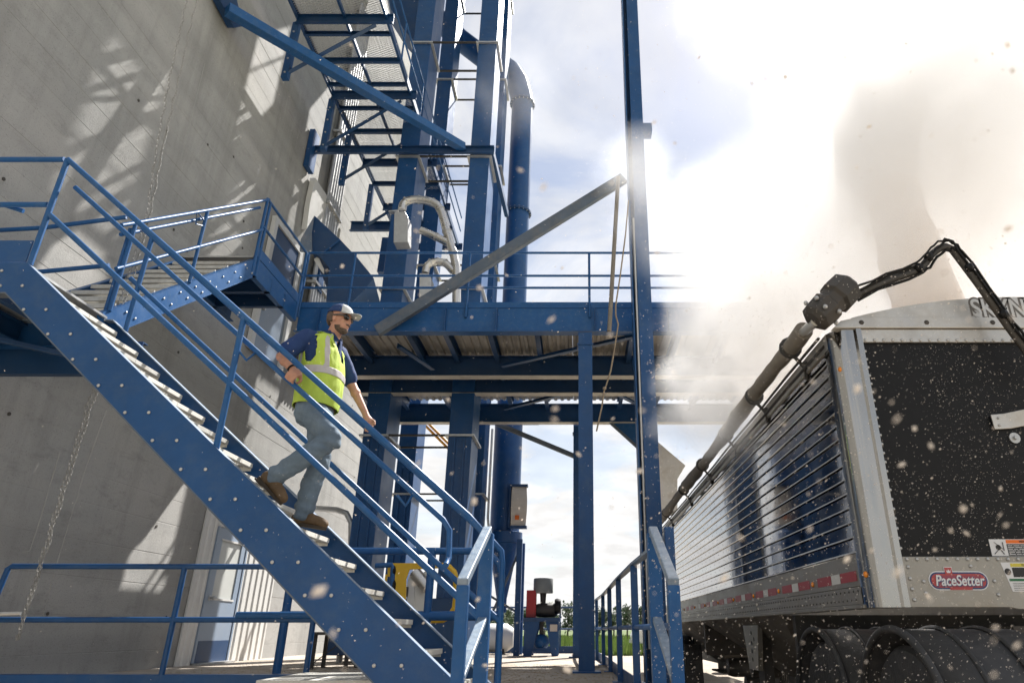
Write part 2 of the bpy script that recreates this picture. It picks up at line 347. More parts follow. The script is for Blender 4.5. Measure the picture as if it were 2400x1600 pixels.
# far trees, each its own trunk and crown
leafm = [mat('far_leaves', (.050,.078,.040), .85, var=.5, vscale=.8, trans=.25), mat('pale_leaves', (.085,.115,.065), .85, var=.5, vscale=.8, trans=.25)]
barkm = mat('bark', (.13,.11,.095), .9)
random.seed(21)
def far_tree(x, y, h, wd, bare, label):
    e = thing('tree', label, 'tree', (x, y, ROAD), 'trees along the far edge of the field')
    t = MB(); t.pipe([(x, y, ROAD - .1), (x + .1, y, ROAD + h * .45), (x + .05, y, ROAD + h * .98)], .1, 6, [.13, .08, .02])
    for k in range(9 if bare else 5):
        z = ROAD + h * random.uniform(.3, .85); a = random.uniform(0, 6.28); l = wd * random.uniform(.3, .6)
        t.pipe([(x, y, z), (x + math.cos(a) * l, y + math.sin(a) * l, z + l * random.uniform(.6, 1.4))], .03, 4, [.045, .012])
    t.build('trunk', barkm, e)
    c = MB(); n = 120 if bare else 520
    cl = [(random.gauss(0, wd * .28), random.gauss(0, wd * .28), random.uniform(.32, .95) * h, random.uniform(.35, .8)) for _ in range(9)]
    for _ in range(n):
        cx_, cy_, cz_, r = random.choice(cl); s = random.uniform(.10, .26)
        p = Vector((x + cx_ + random.gauss(0, r * .5), y + cy_ + random.gauss(0, r * .5), ROAD + cz_ + random.gauss(0, r * .42)))
        d1 = Vector((random.gauss(0,1), random.gauss(0,1), random.gauss(0,1))).normalized() * s; d2 = d1.orthogonal().normalized() * s * .7
        c.add([p - d1, p - d2, p + d1, p + d2], [(0,1,2,3)])
    c.build('crown', random.choice(leafm), e)
seen_trees = {}
for i in range(24):
    y = random.uniform(88, 104); px = 1128 + i * 18 + random.uniform(-6, 6); x = (px - CX) / F_PX * (y * _c); h = random.uniform(2.8, 4.6)
    if 1225 < px < 1300: h *= 1.25
    bare = random.random() < .45
    where = next(t for lim, t in ((1190, 'left of the filter legs'), (1235, 'beside the red cabinet'), (1275, 'behind the blower'), (1315, 'just right of the blower'), (1360, 'by the thin mast'), (1400, 'behind the deck column'), (1440, 'behind the far lane railing'), (1480, 'behind the mid lane railing'), (9999, 'behind the tower column')) if px < lim)
    kind = 'thin half-bare pale tree' if bare else 'bushy dark green tree'
    seen_trees[(kind, where)] = seen_trees.get((kind, where), 0) + 1
    far_tree(x, y, h, random.uniform(1.2, 2.2), bare, kind + ' far off, ' + where + ('', ', second one', ', third one', ', fourth one')[seen_trees[(kind, where)] - 1])

# ================================================================== CONCRETE WALL
WX = -6.35
wall = thing('concrete_wall', 'tall board-marked grey concrete elevator wall on the left', 'wall', (WX, 8, 0))
random.seed(5)
b = MB(); z = -.6; prof = [(-14, z)]
zs = [-.6]
while zs[-1] < 27: zs.append(zs[-1] + random.uniform(.36, .46))
pts = []
for i in range(len(zs) - 1):
    o1 = random.uniform(-.002, .004); pts += [(WX + .002 + o1*.4, zs[i] + .008), (WX + .0005 + o1*.4, zs[i+1] - .006), (WX - .0008, zs[i+1] - .001), (WX - .0005, zs[i+1] + .003)]
poly = pts + [(WX - 6, zs[-1]), (WX - 6, -.6)]
Y0, Y1 = -6, 21.5
n = len(poly)
b.add([(x, Y0, z) for x, z in poly] + [(x, Y1, z) for x, z in poly], [(i, (i+1) % n, n + (i+1) % n, n + i) for i in range(n)] + [tuple(range(n)), tuple(range(2*n-1, n-1, -1))])
b.build('cast_face', M['conc'], wall)
# form-tie plugs on the wall
plug = MB().lathe((0,0,0), [(.0, .0), (.022, .0), (.022, .006), (0, .007)], 10, 'X').mesh('tie_plug', M['dsteel'])
for k in range(46):
    yy = random.uniform(6, 20); z_ = random.uniform(.4, 9)
    link('tie_plug', plug, wall, (WX + .006, yy, z_))
MB().box(WX + .012, WX + .05, 15.02, 15.12, 10.02, 10.12).build('wall_socket', M['dsteel'], wall)

# ------------------------------------------------ wall door with white sheet surround
dr = thing('wall_door', 'slate blue door with a glazed upper half in a white ribbed metal surround', 'door', (WX + .1, 12.8, 0))
def ribbed(x, y0, y1, z0, z1, m, name, parent, pitch=.16, dep=.022):
    k = max(1, round((y1 - y0) / pitch)); p = (y1 - y0) / k; P = []
    for i in range(k):
        a = y0 + i * p
        P += [(x, a), (x, a + p*.55), (x + dep, a + p*.66), (x + dep, a + p*.9)]
    P += [(x, y1), (x - .03, y1), (x - .03, y0)]
    n = len(P)
    mb = MB().add([(q[0], q[1], z0) for q in P] + [(q[0], q[1], z1) for q in P], [(i, (i+1) % n, n + (i+1) % n, n + i) for i in range(n)] + [tuple(range(n-1,-1,-1)), tuple(range(n, 2*n))])
    return mb.build(name, m, parent)
ribbed(WX + .045, 11.72, 12.13, 0, 2.44, M['white'], 'ribbed_jamb', dr, .2)
ribbed(WX + .045, 13.36, 14.82, 0, 2.44, M['white'], 'ribbed_sheet', dr, .24)
MB().box(WX + .02, WX + .075, 12.13, 13.36, 2.20, 2.44).build('head_flashing', M['white'], dr)
for ya, yb in ((12.13, 12.19), (13.30, 13.36)):
    MB().box(WX + .02, WX + .085, ya, yb, 0, 2.2).build('door_frame', M['doorp'], dr, bevel=.004)
leaf = MB(); xl, xr = WX + .03, WX + .07
leaf.box(xl, xr, 12.2, 13.29, .0, 1.02).box(xl, xr, 12.2, 12.36, 1.021, 1.99).box(xl, xr, 13.13, 13.29, 1.021, 1.99).box(xl, xr, 12.2, 13.29, 1.991, 2.19)
lf = leaf.build('door_leaf', M['doorp'], dr)
MB().box(xl + .005, xl + .02, 12.36, 13.13, 1.02, 1.99).build('glazing', M['frost'], lf)
MB().box(xr, xr + .012, 12.33, 13.16, 1.0, 1.03).box(xr, xr + .012, 12.33, 13.16, 1.98, 2.01).build('glazing_bead', M['white'], lf)
MB().box(xr + .001, xr + .006, 12.22, 13.27, .03, .36).build('kick_plate', M['dblue'], lf)
MB().tube((xr, 12.30, 1.03), (xr + .055, 12.30, 1.03), .018).ball((xr + .075, 12.30, 1.03), .034).lathe((xr, 12.30, 1.03), [(.045, 0), (.045, .008), (0, .009)], 14, 'X').build('door_knob', M['galv'], lf, smooth=40)
MB().box(WX + .02, WX + .22, 12.13, 13.36, -.02, .028).build('threshold', M['galv'], dr)
# the second little hooped conduit on the wall
hp = MB().pipe([at(736,1190,X=-5.2)+Vector((-.9,0,0)), at(736,1190,X=-5.2), at(790,1194,Y=13.2), at(812,1202,Y=13.2), at(823,1225,Y=13.2), at(822,1330,Y=13.2), at(822,1330,Y=13.2)*1 + Vector((0,0,-2.05))], .055, 12)
tag(hp.build('conduit_hoop', M['galv'], smooth=50), 'bent grey steel conduit looping out from the wall beside the left blue leg', 'conduit')
b = MB().box(-3.95, -3.35, 10.9, 11.5, .46, .5)
bt = thing('work_stand', 'small dark steel stand on the pad under the front stair', 'stand', (-3.65, 11.2, 0))
b.build('stand_top', M['dsteel'], bt)
for x in (-3.9, -3.4):
    for y in (10.95, 11.45): MB().box(x-.025, x+.025, y-.025, y+.025, 0, .46).build('leg', M['dsteel'], bt)
MB().bar((-3.88, 10.94, .08), (-3.42, 10.94, .42), .03, .01).build('brace', M['dsteel'], bt)

# ================================================================== FRONT STAIR
YN, YF = 4.90, 6.10
RISE, RUN = .215, .26
def line(x): return 3.33 + (x + 4.57) * -.825           # stringer top edge
st = thing('front_stair', 'blue steel stair with galvanised treads descending to the right in the foreground', 'stair', (-2.7, 5.5, 0))
def stringer(y, side):
    # channel web as a slab with bolt faces plus two flanges, cut level at the landing
    h = .455
    top = [(-9.2, 3.33), (-4.57, 3.33), (-.62, line(-.62))]
    bot = [(-.62, line(-.62) - h), (-4.66, 3.055), (-9.2, 3.055)]
    q = side
    m = MB().slab([(x, y, z) for x, z in top + bot], (0, q * .012, 0))
    m.build('stringer', M['blue'], st)
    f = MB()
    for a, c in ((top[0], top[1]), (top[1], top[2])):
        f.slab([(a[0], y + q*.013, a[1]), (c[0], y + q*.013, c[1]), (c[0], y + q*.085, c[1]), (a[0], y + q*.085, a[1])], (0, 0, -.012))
    f.build('top_flange', M['worn'], st)  # lighter colour stands in for the sunlit top edge
    f = MB()
    for a, c in ((bot[0], bot[1]), (bot[1], bot[2])):
        f.slab([(a[0], y - .002, a[1]), (c[0], y - .002, c[1]), (c[0], y + q*.085, c[1]), (a[0], y + q*.085, a[1])], (0, 0, -.013))
    f.build('bottom_flange', M['dusty'] if side > 0 else M['blue'], st)
stringer(YN, 1); stringer(YF, -1)
boltm = MB().lathe((0,0,0), [(.0125, 0), (.0125, -.008), (.007, -.011), (0, -.0115)], 8, 'Y').mesh('bolt', M['galv'], 40)
tread_pts = []
for k in range(1, 17):
    zt = 3.40 - RISE * k; xn = -4.48 + RUN * (k - 1)
    if zt < -.1: break
    tread_pts.append((xn, zt))
    t = MB(); x0 = xn - .275
    # bearing bars, end plates and a checkered nosing made as separate raised pieces
    for i in range(8): t.box(x0 + .012 + i * .03, x0 + .016 + i * .03, YN + .09, YF - .09, zt - .032, zt - .004)
    for i in range(26): yb = YN + .11 + i * (YF - YN - .2) / 25; t.box(x0, xn - .04, yb, yb + .006, zt - .01, zt - .0005)
    tr = t.build('tread', M['tread'], st)
    nz = MB()
    cuts = sorted([random.uniform(.18, .4), random.uniform(.5, .8)])
    y0, y1 = YN + .088, YF - .088
    nz.box(xn - .042, xn, y0, y1, zt - .038, zt - .002)
    nz.build('nosing', M['tread'], tr, bevel=.003)
    pl = MB(); ys = [y0] + [y0 + c * (y1 - y0) for c in cuts] + [y1]
    for a, c in zip(ys[:-1], ys[1:]): pl.box(xn - .03, xn + .003, a + .003, c - .003, zt - .034, zt + .0015)
    pl.build('nosing_plate', M['offw'] if k % 3 else M['tread'], tr)
    MB().box(x0, xn - .01, YN + .08, YN + .086, zt - .06, zt).build('end_plate', M['tread'], tr); MB().box(x0, xn - .01, YF - .086, YF - .08, zt - .06, zt).build('end_plate', M['tread'], tr)
    for xb in (xn - .235, xn - .055):
        for y_, sgn in ((YN, 1),):
            zb = zt - .075
            link('bolt', boltm, st, (xb, y_ - .001, zb))
            
link('bolt', boltm, st, (-4.75, YN - .001, 3.25)); link('bolt', boltm, st, (-4.76, YN - .001, 3.19))
# guards: pipe rails, posts, inner grab rail on the near side
PR = .0235
def guard_line(x, dz): return line(x) + dz
def slope_rail(y, x0, x1, dz, r=PR): return MB().tube((x0, y, guard_line(x0, dz)), (x1, y, guard_line(x1, dz)), r, 14)
TOPD, MIDD, GRABD = 1.07, .50, .895
for y in (YN + .03, YF - .03):
    near = y < 5.5
    x_end = -.68 if near else -.66
    b = MB().pipe([(-4.57, y, guard_line(-4.57, TOPD)), (x_end - .10, y, guard_line(x_end - .10, TOPD)), (x_end, y, guard_line(x_end, TOPD) - .02), (x_end + .012, y, guard_line(x_end, TOPD) - .12)], PR, 14)
    b.build('top_rail', M['blue2'], st, smooth=50)
    slope_rail(y, -4.55, x_end + .01, MIDD).build('mid_rail', M['blue2'], st, smooth=50)
    for xp in ((-4.57, -2.69, x_end + .012) if near else (-4.70, -4.45, -2.42, x_end + .012)):
        zb = (3.33 if xp <= -4.57 else line(xp)) - .01
        zt = (4.40 if xp <= -4.57 else guard_line(xp, TOPD)) + .0
        if xp > -1: zb = 0; zt -= .1
        MB().tube((xp, y, zb), (xp, y, zt), PR, 14).build('post', M['blue2'], st, smooth=50)
gy = YN + .125
MB().pipe([(-4.50, gy, guard_line(-4.5, GRABD)), (-.98, gy, guard_line(-.98, GRABD)), (-.93, gy, guard_line(-.93, GRABD) - .03), (-.92, gy, guard_line(-.93, GRABD) - .22), (-.92, YN + .03, guard_line(-.93, GRABD) - .28)], .021, 14).build('grab_rail', M['blue2'], st, smooth=50)
for xb in (-2.62, -1.25):
    MB().pipe([(xb - .06, YN + .03, guard_line(xb - .06, GRABD - .11)), (xb, YN + .07, guard_line(xb, GRABD - .13)), (xb + .03, gy, guard_line(xb + .03, GRABD - .02))], .010, 8).build('rail_bracket', M['blue2'], st, smooth=50)
# first landing: floor, far channel, toe plate and its own rails to the left
ld = thing('stair_landing', 'blue first landing at the top left with toe plate and level rails', 'landing', (-5.4, 5.5, 3.3))
MB().box(-6.30, -4.62, YN + .09, YF - .09, 3.33, 3.352).build('floor_plate', M['galv'], ld)
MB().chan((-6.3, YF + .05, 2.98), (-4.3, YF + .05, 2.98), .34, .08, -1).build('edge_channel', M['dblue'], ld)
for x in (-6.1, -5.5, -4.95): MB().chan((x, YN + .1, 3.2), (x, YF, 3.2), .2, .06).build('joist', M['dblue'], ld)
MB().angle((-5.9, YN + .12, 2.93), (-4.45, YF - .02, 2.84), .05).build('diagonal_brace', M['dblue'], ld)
MB().pipe([at(-160,548,Y=6.08), at(100,534,Y=6.08), at(296,509,Y=6.08)], PR, 12).build('far_rail', M['blue2'], ld, smooth=50)
MB().pipe([at(-160,650,Y=6.08), at(60,640,Y=6.08), at(255,622,Y=6.08)], PR, 12).build('far_rail', M['blue2'], ld, smooth=50)
MB().box(-9.2, -4.60, YN + .014, YN + .026, 3.345, 3.55).build('toe_plate', M['blue'], ld)
for dz in (.59, 1.07):
    MB().tube((-9.2, YN + .03, 3.33 + dz), (-4.60, YN + .03, 3.33 + dz), PR, 14).build('level_rail', M['blue2'], ld, smooth=50)
MB().pipe([(-9, YN + .05, 3.93), (-5.0, YN + .05, 3.93), (-4.86, YN + .10, 3.90)], .02, 12).build('grab_rail', M['blue2'], ld, smooth=50)
# bottom landing of the stair
cp = MB().box(-2.2, -1.02, 5.15, 6.03, .09, .215)
tag(cp.build('checker_plate_step', M['tread'], bevel=.006), 'tan checker-plate step box under the foot of the front stair', 'step')

# ================================================================== SECOND FLIGHT (goes away from us up to the deck)
s2 = thing('rear_stair', 'second blue stair flight seen from beside and below behind the front stair', 'stair', (-5.2, 7.2, 3.4))
XA, XB = -4.65, -5.75
za, zb_ = 3.37, 5.45; ya, yb = 5.97, 8.52
sl = (zb_ - za) / (yb - ya)
for x, q in ((XA, -1), (XB, 1)):
    top = [(ya - .05, za - .05 * sl), (yb, zb_)]; h = .30
    m = MB().slab([(x, top[0][0], top[0][1]), (x, top[1][0], top[1][1]), (x, yb, zb_ - h), (x, ya + .1, za - h + .1 * sl)], (q * .012, 0, 0))
    m.build('stringer', M['blue2'], s2)
    f = MB()
    for dz in (0, -h):
        f.slab([(x - q*.002, ya, za + dz), (x - q*.002, yb, zb_ + dz), (x + q*.075, yb, zb_ + dz), (x + q*.075, ya, za + dz)], (0, 0, .011))
    f.build('flange', M['blue2'], s2)
nt2 = 10
bolt_x = MB().lathe((0,0,0), [(.012, 0), (.012, .008), (.007, .011), (0, .0115)], 8, 'X').mesh('bolt', M['galv'], 40)
for k in range(nt2):
    zt = za + .02 + (zb_ - za) * k / nt2; y = ya + (yb - ya) * k / nt2
    t = MB()
    for i in range(9): t.box(XB + .09, XA - .09, y + i*.03, y + .005 + i*.03, zt - .034, zt)
    for i in range(24): x = XB + .1 + i * .038; t.box(x, x + .006, y, y + .25, zt - .012, zt - .002)
    t.box(XB + .085, XA - .085, y - .012, y + .004, zt - .045, zt + .003)
    t.build('tread', M['tread'], s2)
    for dy in (.05, .2): link('bolt', bolt_x, s2, (XA + .002, y + dy, zt - .07))
def r2(x, dz, y0, y1, name, r=.021):
    MB().tube((x, y0, za + dz + (y0 - ya) * sl), (x, y1, za + dz + (y1 - ya) * sl), r, 12).build(name, M['blue2'], s2, smooth=50)
r2(XA, 1.03, ya - .1, yb, 'top_rail'); r2(XA - .06, .90, ya, yb - .1, 'grab_rail'); r2(XA, .50, ya, yb, 'mid_rail')
for x, ys in ((XA, (6.05, 7.16)),):
    for y in ys: MB().tube((x, y, za + (y - ya) * sl), (x, y, za + 1.03 + (y - ya) * sl), .021, 12).build('post', M['blue2'], s2, smooth=50)
MB().pipe([at(478,517,X=XA), at(459,505,X=XA) + Vector((0,0,.06)), at(459,525,X=XA), at(478,530,X=XA)], .009, 8).build('rail_bracket', M['blue2'], s2)
# upper landing between flight and deck
ul = thing('upper_landing', 'blue upper landing with wire-edged guard linking the rear stair to the deck', 'landing', (-5.2, 9.3, 5.4))
MB().chan((XA, 8.52, 5.34), (XA, 10.1, 5.34), .30, .08, -1).build('edge_channel', M['blue2'], ul)
MB().chan((XB, 8.52, 5.34), (XB, 10.1, 5.34), .30, .08, 1).build('edge_channel', M['blue'], ul)
MB().box(XB + .05, XA - .05, 8.5, 10.15, 5.47, 5.495).build('floor_plate', M['galv'], ul)
for y in (8.6, 9.1, 9.6): MB().chan((XB, y, 5.30), (XA, y, 5.30), .22, .07).build('joist', M['dblue'], ul)
MB().box(XA - .012, XA + .004, 8.52, 10.1, 5.50, 5.66).build('toe_plate', M['blue2'], ul)
for dz, nm in ((1.0, 'top_rail'), (.54, 'mid_rail')):
    MB().tube((XA, 8.50, 5.46 + dz), (XA, 10.08, 5.46 + dz), .021, 12).build(nm, M['blue2'], ul, smooth=50)
for y in (8.48, 8.58, 10.06):
    MB().tube((XA, y, 5.2), (XA, y, 6.47), .022, 12).build('post', M['blue2'], ul, smooth=50)
# second wall door served by the landing
d2 = thing('landing_door', 'dark blue steel door in the wall beside the upper landing', 'door', (WX + .05, 12.5, 5.5))
MB().box(WX + .02, WX + .05, 12.0, 13.2, 5.5, 6.9).build('lower_leaf_reflection', M['doorp'], d2)  # paler lower half: a reflection on the door put into the colour
MB().box(WX + .02, WX + .07, 12.0, 13.2, 6.902, 8.3).build('door_leaf', M['dblue'], d2)
MB().box(WX + .02, WX + .11, 11.86, 11.998, 5.5, 8.3).box(WX + .02, WX + .11, 13.202, 13.34, 5.5, 8.3).box(WX + .02, WX + .11, 11.86, 13.34, 8.302, 8.42).build('door_frame', M['white'], d2)
MB().tube((WX + .07, 12.12, 6.4), (WX + .13, 12.12, 6.4), .03).build('handle', M['galv'], d2)

# ================================================================== MAIN DECK
DY, DZ = 10.2, 5.59
dk = thing('steel_deck', 'long blue elevated steel deck crossing the picture on deep beams', 'platform', (-1, 10.2, 0))
MB().chan((-4.66, DY, 5.255), (3.7, DY, 5.255), .45, .11, -1).build('front_beam', M['blue2'], dk)
MB().box(-4.66, 3.7, DY - .012, DY + .012, 5.483, 5.59).build('toe_plate', M['blue2'], dk)
for x in (-4.3, -2.2, -1.35, .28, 1.5): MB().box(x - .006, x + .006, DY - .075, DY - .002, 5.05, 5.46).build('stiffener', M['blue'], dk)
MB().box(-4.66, 3.7, DY - .10, DY - .012, 5.018, 5.032).build('bottom_flange', M['blue2'], dk)
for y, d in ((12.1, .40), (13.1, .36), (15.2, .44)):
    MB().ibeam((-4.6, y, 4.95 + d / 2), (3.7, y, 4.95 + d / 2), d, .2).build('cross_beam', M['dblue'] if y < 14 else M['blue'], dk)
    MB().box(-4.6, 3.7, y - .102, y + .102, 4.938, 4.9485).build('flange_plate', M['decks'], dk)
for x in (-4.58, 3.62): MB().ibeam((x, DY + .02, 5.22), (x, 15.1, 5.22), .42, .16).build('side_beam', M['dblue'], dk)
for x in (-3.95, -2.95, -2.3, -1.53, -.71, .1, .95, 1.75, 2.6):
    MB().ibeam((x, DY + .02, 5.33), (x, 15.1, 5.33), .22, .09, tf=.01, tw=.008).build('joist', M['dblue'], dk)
x = -4.6
while x < 3.6:                                   # corrugated deck sheets, each lifted singly
    P = []; k = 6; wd = .9
    for i in range(k):
        a = x + i * wd / k; q = wd / k
        P += [(a, 5.445), (a + q*.4, 5.445), (a + q*.5, 5.475), (a + q*.9, 5.475)]
    P += [(x + wd - .004, 5.445), (x + wd - .004, 5.482), (x, 5.482)]
    MB().prof((0, DY + .05, 0), (0, 15.05, 0), P).build('deck_sheet', M['decks'], dk); x += wd
for a, c in (((1180,862),(1490,793)), ((1185,962),(1345,922)), ((1440,925),(1560,985)), ((930,815),(1010,868))):
    MB().angle(at(*a, Z=4.99), at(*c, Z=4.99), .09, .012).build('bracing_angle', M['dblue'], dk)
for x, y in ((.115, 10.12), (.0, 15.45)):
    t = MB(); t.ibeam((x, y, .02), (x, y, 4.96), .22, .22, (0,1,0), .014, .012)
    c = t.build('column', M['blue'], dk)
    MB().box(x - .19, x + .19, y - .17, y + .17, 0, .022).build('base_plate', M['blue'], c)
    MB().box(x - .13, x + .13, y - .125, y + .125, 4.74, 4.765).build('cap_plate', M['blue'], c)
MB().bar(at(1165,993,Y=15.4), at(1350,1070,Y=15.4), .10, .10).build('knee_brace', M['dusty'], dk)
MB().slab([at(1432,992,Y=15.2), at(1512,992,Y=15.2), at(1512,1062,Y=15.2)], (0,.03,0)).build('gusset', M['blue2'], dk)
MB().bar(at(1430,990,Y=15.18), at(1512,1064,Y=15.18), .06, .06).build('knee_brace', M['dusty'], dk)
gr = thing('deck_guardrail', 'slim blue three-rail guard along the front of the elevated deck', 'railing', (-1, DY, DZ))
for z, n_ in ((6.53, 'top_rail'), (6.08, 'mid_rail'), (5.85, 'lower_rail')):
    MB().tube((-4.66, DY - .03, z), (3.7, DY - .03, z), .021, 12).build(n_, M['blue2'], gr, smooth=50)
for x in (-4.66, -3.85, -1.87, .19, 2.2):
    MB().tube((x, DY - .03, 5.3), (x, DY - .03, 6.53), .021, 12).build('post', M['blue2'], gr, smooth=50)

# tower column in front with its long brace, pole and rope
tw = thing('tower_column', 'tall blue-grey steel column rising out of the picture beside the truck lane', 'column', (1.02, 9.7, ROAD))
MB().box(.955, 1.17, 9.66, 9.685, ROAD, 15).build('front_flange', M['blue'], tw)
MB().box(.87, 1.15, 9.92, 9.945, ROAD, 15).build('rear_flange', M['blue'], tw)
MB().box(1.02, 1.04, 9.687, 9.918, ROAD, 15).build('web', M['blue'], tw)
MB().box(.872, .892, 9.70, 9.915, ROAD, 15).build('side_angle', M['blue2'], tw)
MB().tube((.93, 9.66, .3), (.93, 9.66, 6.9), .016).build('conduit', M['galv'], tw)
MB().box(1.172, 1.33, 9.68, 9.9, 8.76, 8.94).build('bracket', M['blue'], tw)
MB().box(.8, 1.3, 9.45, 10.2, ROAD, ROAD + .03).build('base_plate', M['blue'], tw)
br = MB().bar(at(1462,418,Y=9.62), at(884,776,Y=10.06), .10, .19)
tag(br.build('long_brace', M['dusty'], bevel=.006), 'dusty grey diagonal beam from the tower column down to the deck front', 'brace')
pl = MB().tube(at(1449,415,Y=9.45), at(1428,776,Y=9.45), .035, 10)
tag(pl.build('wooden_pole', M['tarp']), 'pale slim pole hanging beside the tower column in front of the deck rail', 'pole')
rp = MB().pipe([at(*p, Y=9.4) for p in ((1473,470),(1466,550),(1453,650),(1443,715),(1443,738),(1449,760),(1440,820),(1431,870),(1420,905),(1416,915),(1410,955),(1398,1010))], .012, 7)
tag(rp.build('rope', M['rope'], smooth=60), 'thin knotted rope hanging down in front of the deck', 'rope')
MB().ball(at(1417,910,Y=9.4), .028).build('knot', M['rope'], bpy.data.objects['rope'])

# ================================================================== BUCKET ELEVATOR LEGS
def flange_frame(b, x0, x1, y0, y1, z, s=.06):
    b.box(x0 - s, x1 + s, y0 - s, y0 - .001, z - .02, z + .02).box(x0 - s, x1 + s, y1 + .001, y1 + s, z - .02, z + .02)
    b.box(x0 - s, x0 - .001, y0 - .001, y1 + .001, z - .02, z + .02).box(x1 + .001, x1 + s, y0 - .001, y1 + .001, z - .02, z + .02)
M['legside'] = M['blue2']
def elevator(label, y0, y1, xs, zt, fl):
    e = thing('bucket_elevator', label, 'elevator', (xs[0][0], y0, 0), 'pairs of bucket elevator legs through the deck')
    for x0, x1 in xs:
        MB().box(x0, x1, y0, y1, .9, zt).build('trunk', M['blue'], e, bevel=.008)
        b = MB()                                                  # stiffening ribs on the lower casing
        for xr in (x0 + (x1-x0)*.3, x0 + (x1-x0)*.7): b.box(xr - .02, xr + .02, y0 - .03, y0 - .001, 1.0, 4.0)
        b.build('casing_rib', M['blue'], e)
    for z in fl:
        for x0, x1 in xs:
            b = MB(); flange_frame(b, x0, x1, y0, y1, z); f = b.build('flange_ring', M['galv'], e)
        MB().bar((xs[0][1] + .06, y0 - .03, z), (xs[1][0] - .06, y0 - .03, z), .05, .035).build('tie_angle', M['dsteel'], f)
        MB().bar((xs[0][1] + .06, y1 + .03, z), (xs[1][0] - .06, y1 + .03, z), .05, .035).build('tie_angle', M['dsteel'], f)
    x0, x1 = xs[0][0] - .15, xs[1][1] + .15
    MB().slab([(x0, y0 - .05, .12), (x1, y0 - .05, .12), (x1, y0 - .05, .85), (x1 - .35, y0 - .05, 1.05), (x0 + .35, y0 - .05, 1.05), (x0, y0 - .05, .85)], (0, y1 - y0 + .1, 0)).build('boot', M['dblue'], e, bevel=.01)
    return e
elevator('nearer pair of blue bucket elevator legs with flanged joints rising through the deck', 13.0, 13.9, ((-4.25, -3.79), (-2.56, -2.1)), 26, (4.05, 7.3, 10.8, 14.4, 18))
elevator('farther pair of dark blue bucket elevator legs behind the nearer pair', 15.7, 16.5, ((-4.25, -3.83), (-2.7, -2.22)), 30, (3.4, 7.9, 9.4, 12.6, 15.8, 19.5))
for a, c in (((1165,100),(1173,165)), ((935,100),(952,170)), ((1150,350),(1160,380))): pass
tb = thing('tie_beam', 'horizontal blue beam from the wall bracket across the elevator legs', 'beam', (-6.3, 12.9, 10.9))
MB().chan((WX + .1, 12.93, 10.93), (-1.98, 12.93, 10.93), .2, .08, 1).build('beam', M['dblue'], tb)
MB().box(WX + .02, WX + .14, 12.72, 13.05, 10.35, 11.4).build('wall_plate', M['blue'], tb)
MB().bar((-2.05, 12.95, 10.95), (-1.95, 15.6, 10.95), .10, .18).build('return_beam', M['dblue'], tb)
db = thing('wall_brace', 'long blue square-tube brace slanting from the wall down to the elevator legs', 'brace', (-6.3, 9, 10.8))
MB().bar(at(532,22,X=WX + .22), at(1085,346,Y=12.88), .19, .19).build('brace', M['blue2'], db, bevel=.008)
p = at(520,20,X=WX + .1)
MB().slab([at(478,-40,X=WX+.03), at(528,-40,X=WX+.03), at(557,62,X=WX+.03), at(533,66,X=WX+.03)], (.12,0,0)).build('wall_plate', M['dblue'], db)
M['mesh'] = mat('expanded_metal', (.60,.60,.58), .5, .15, var=.1)
# ================================================================== HIGH CATWALK of expanded metal
cw = thing('catwalk', 'high catwalk of expanded-metal panels on blue cross beams along the wall', 'catwalk', (-4.7, 12.5, 11.8))
CX0, CX1, CZ = -5.62, -3.80, 11.82
ys = [8.9, 9.9, 10.97, 11.98, 13.2, 14.4, 15.3, 16.4, 17.5, 18.6]
for i, y in enumerate(ys):
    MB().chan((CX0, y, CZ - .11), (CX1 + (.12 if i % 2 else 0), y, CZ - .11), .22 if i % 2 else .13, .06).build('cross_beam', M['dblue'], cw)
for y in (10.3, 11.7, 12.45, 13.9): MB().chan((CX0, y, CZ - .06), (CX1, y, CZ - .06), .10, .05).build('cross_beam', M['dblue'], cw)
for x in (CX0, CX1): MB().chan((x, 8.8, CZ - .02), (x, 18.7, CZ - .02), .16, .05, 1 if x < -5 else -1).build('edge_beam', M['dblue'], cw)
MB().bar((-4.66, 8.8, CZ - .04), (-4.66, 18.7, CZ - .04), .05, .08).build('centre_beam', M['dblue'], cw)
def expanded(x0, x1, y0, y1, z, px=.125, py=.050, w=.0085):
    v = []; f = []; nx = int((x1-x0)/px); ny = int((y1-y0)/py)
    px = (x1-x0)/nx; py = (y1-y0)/ny
    b = MB()
    for j in range(ny):
        for i in range(nx):
            xa = x0 + i*px; ya = y0 + j*py
            l = (xa, ya + py/2); r = (xa + px, ya + py/2); t = (xa + px/2, ya + py); d = (xa + px/2, ya)
            for p, q in ((l, t), (t, r), (r, d), (d, l)):
                b.add([(p[0], p[1]-w, z), (q[0], q[1]-w, z+.006), (q[0], q[1]+w, z+.010), (p[0], p[1]+w, z+.004)], [(0,1,2,3)])
    me = bpy.data.meshes.new('mesh_panel'); me.from_pydata(b.v, [], b.f); me.materials.append(M['mesh']); return me
yy = 8.9
while yy < 18.5:
    for x0, x1 in ((CX0 + .03, -4.69), (-4.63, CX1 - .03)):
        o = link('mesh_panel', expanded(x0, x1, yy, yy + 1.18, CZ + .01), cw)
    yy += 1.2
for y in (10.0, 12.12, 13.36, 15.35):
    hb = MB(); hb.bar((CX0 - .03, y, CZ - .1), (CX0 - .03, y, 10.28), .13, .11, (0,1,0)); o = hb.build('hanger_post', M['blue'], cw, bevel=.006)
    MB().angle((CX0 + .03, y + .02, 10.42), (-4.05, y + .02, CZ - .15), .085, .012).build('knee_brace', M['dblue'], cw)
    for z in (10.4, 10.75, 11.1, 11.45):
        MB().lathe((CX0 - .03, y - .056, z), [(.02, 0), (.02, -.012), (0, -.013)], 8, 'Y').build('bolt', M['galv'], o)
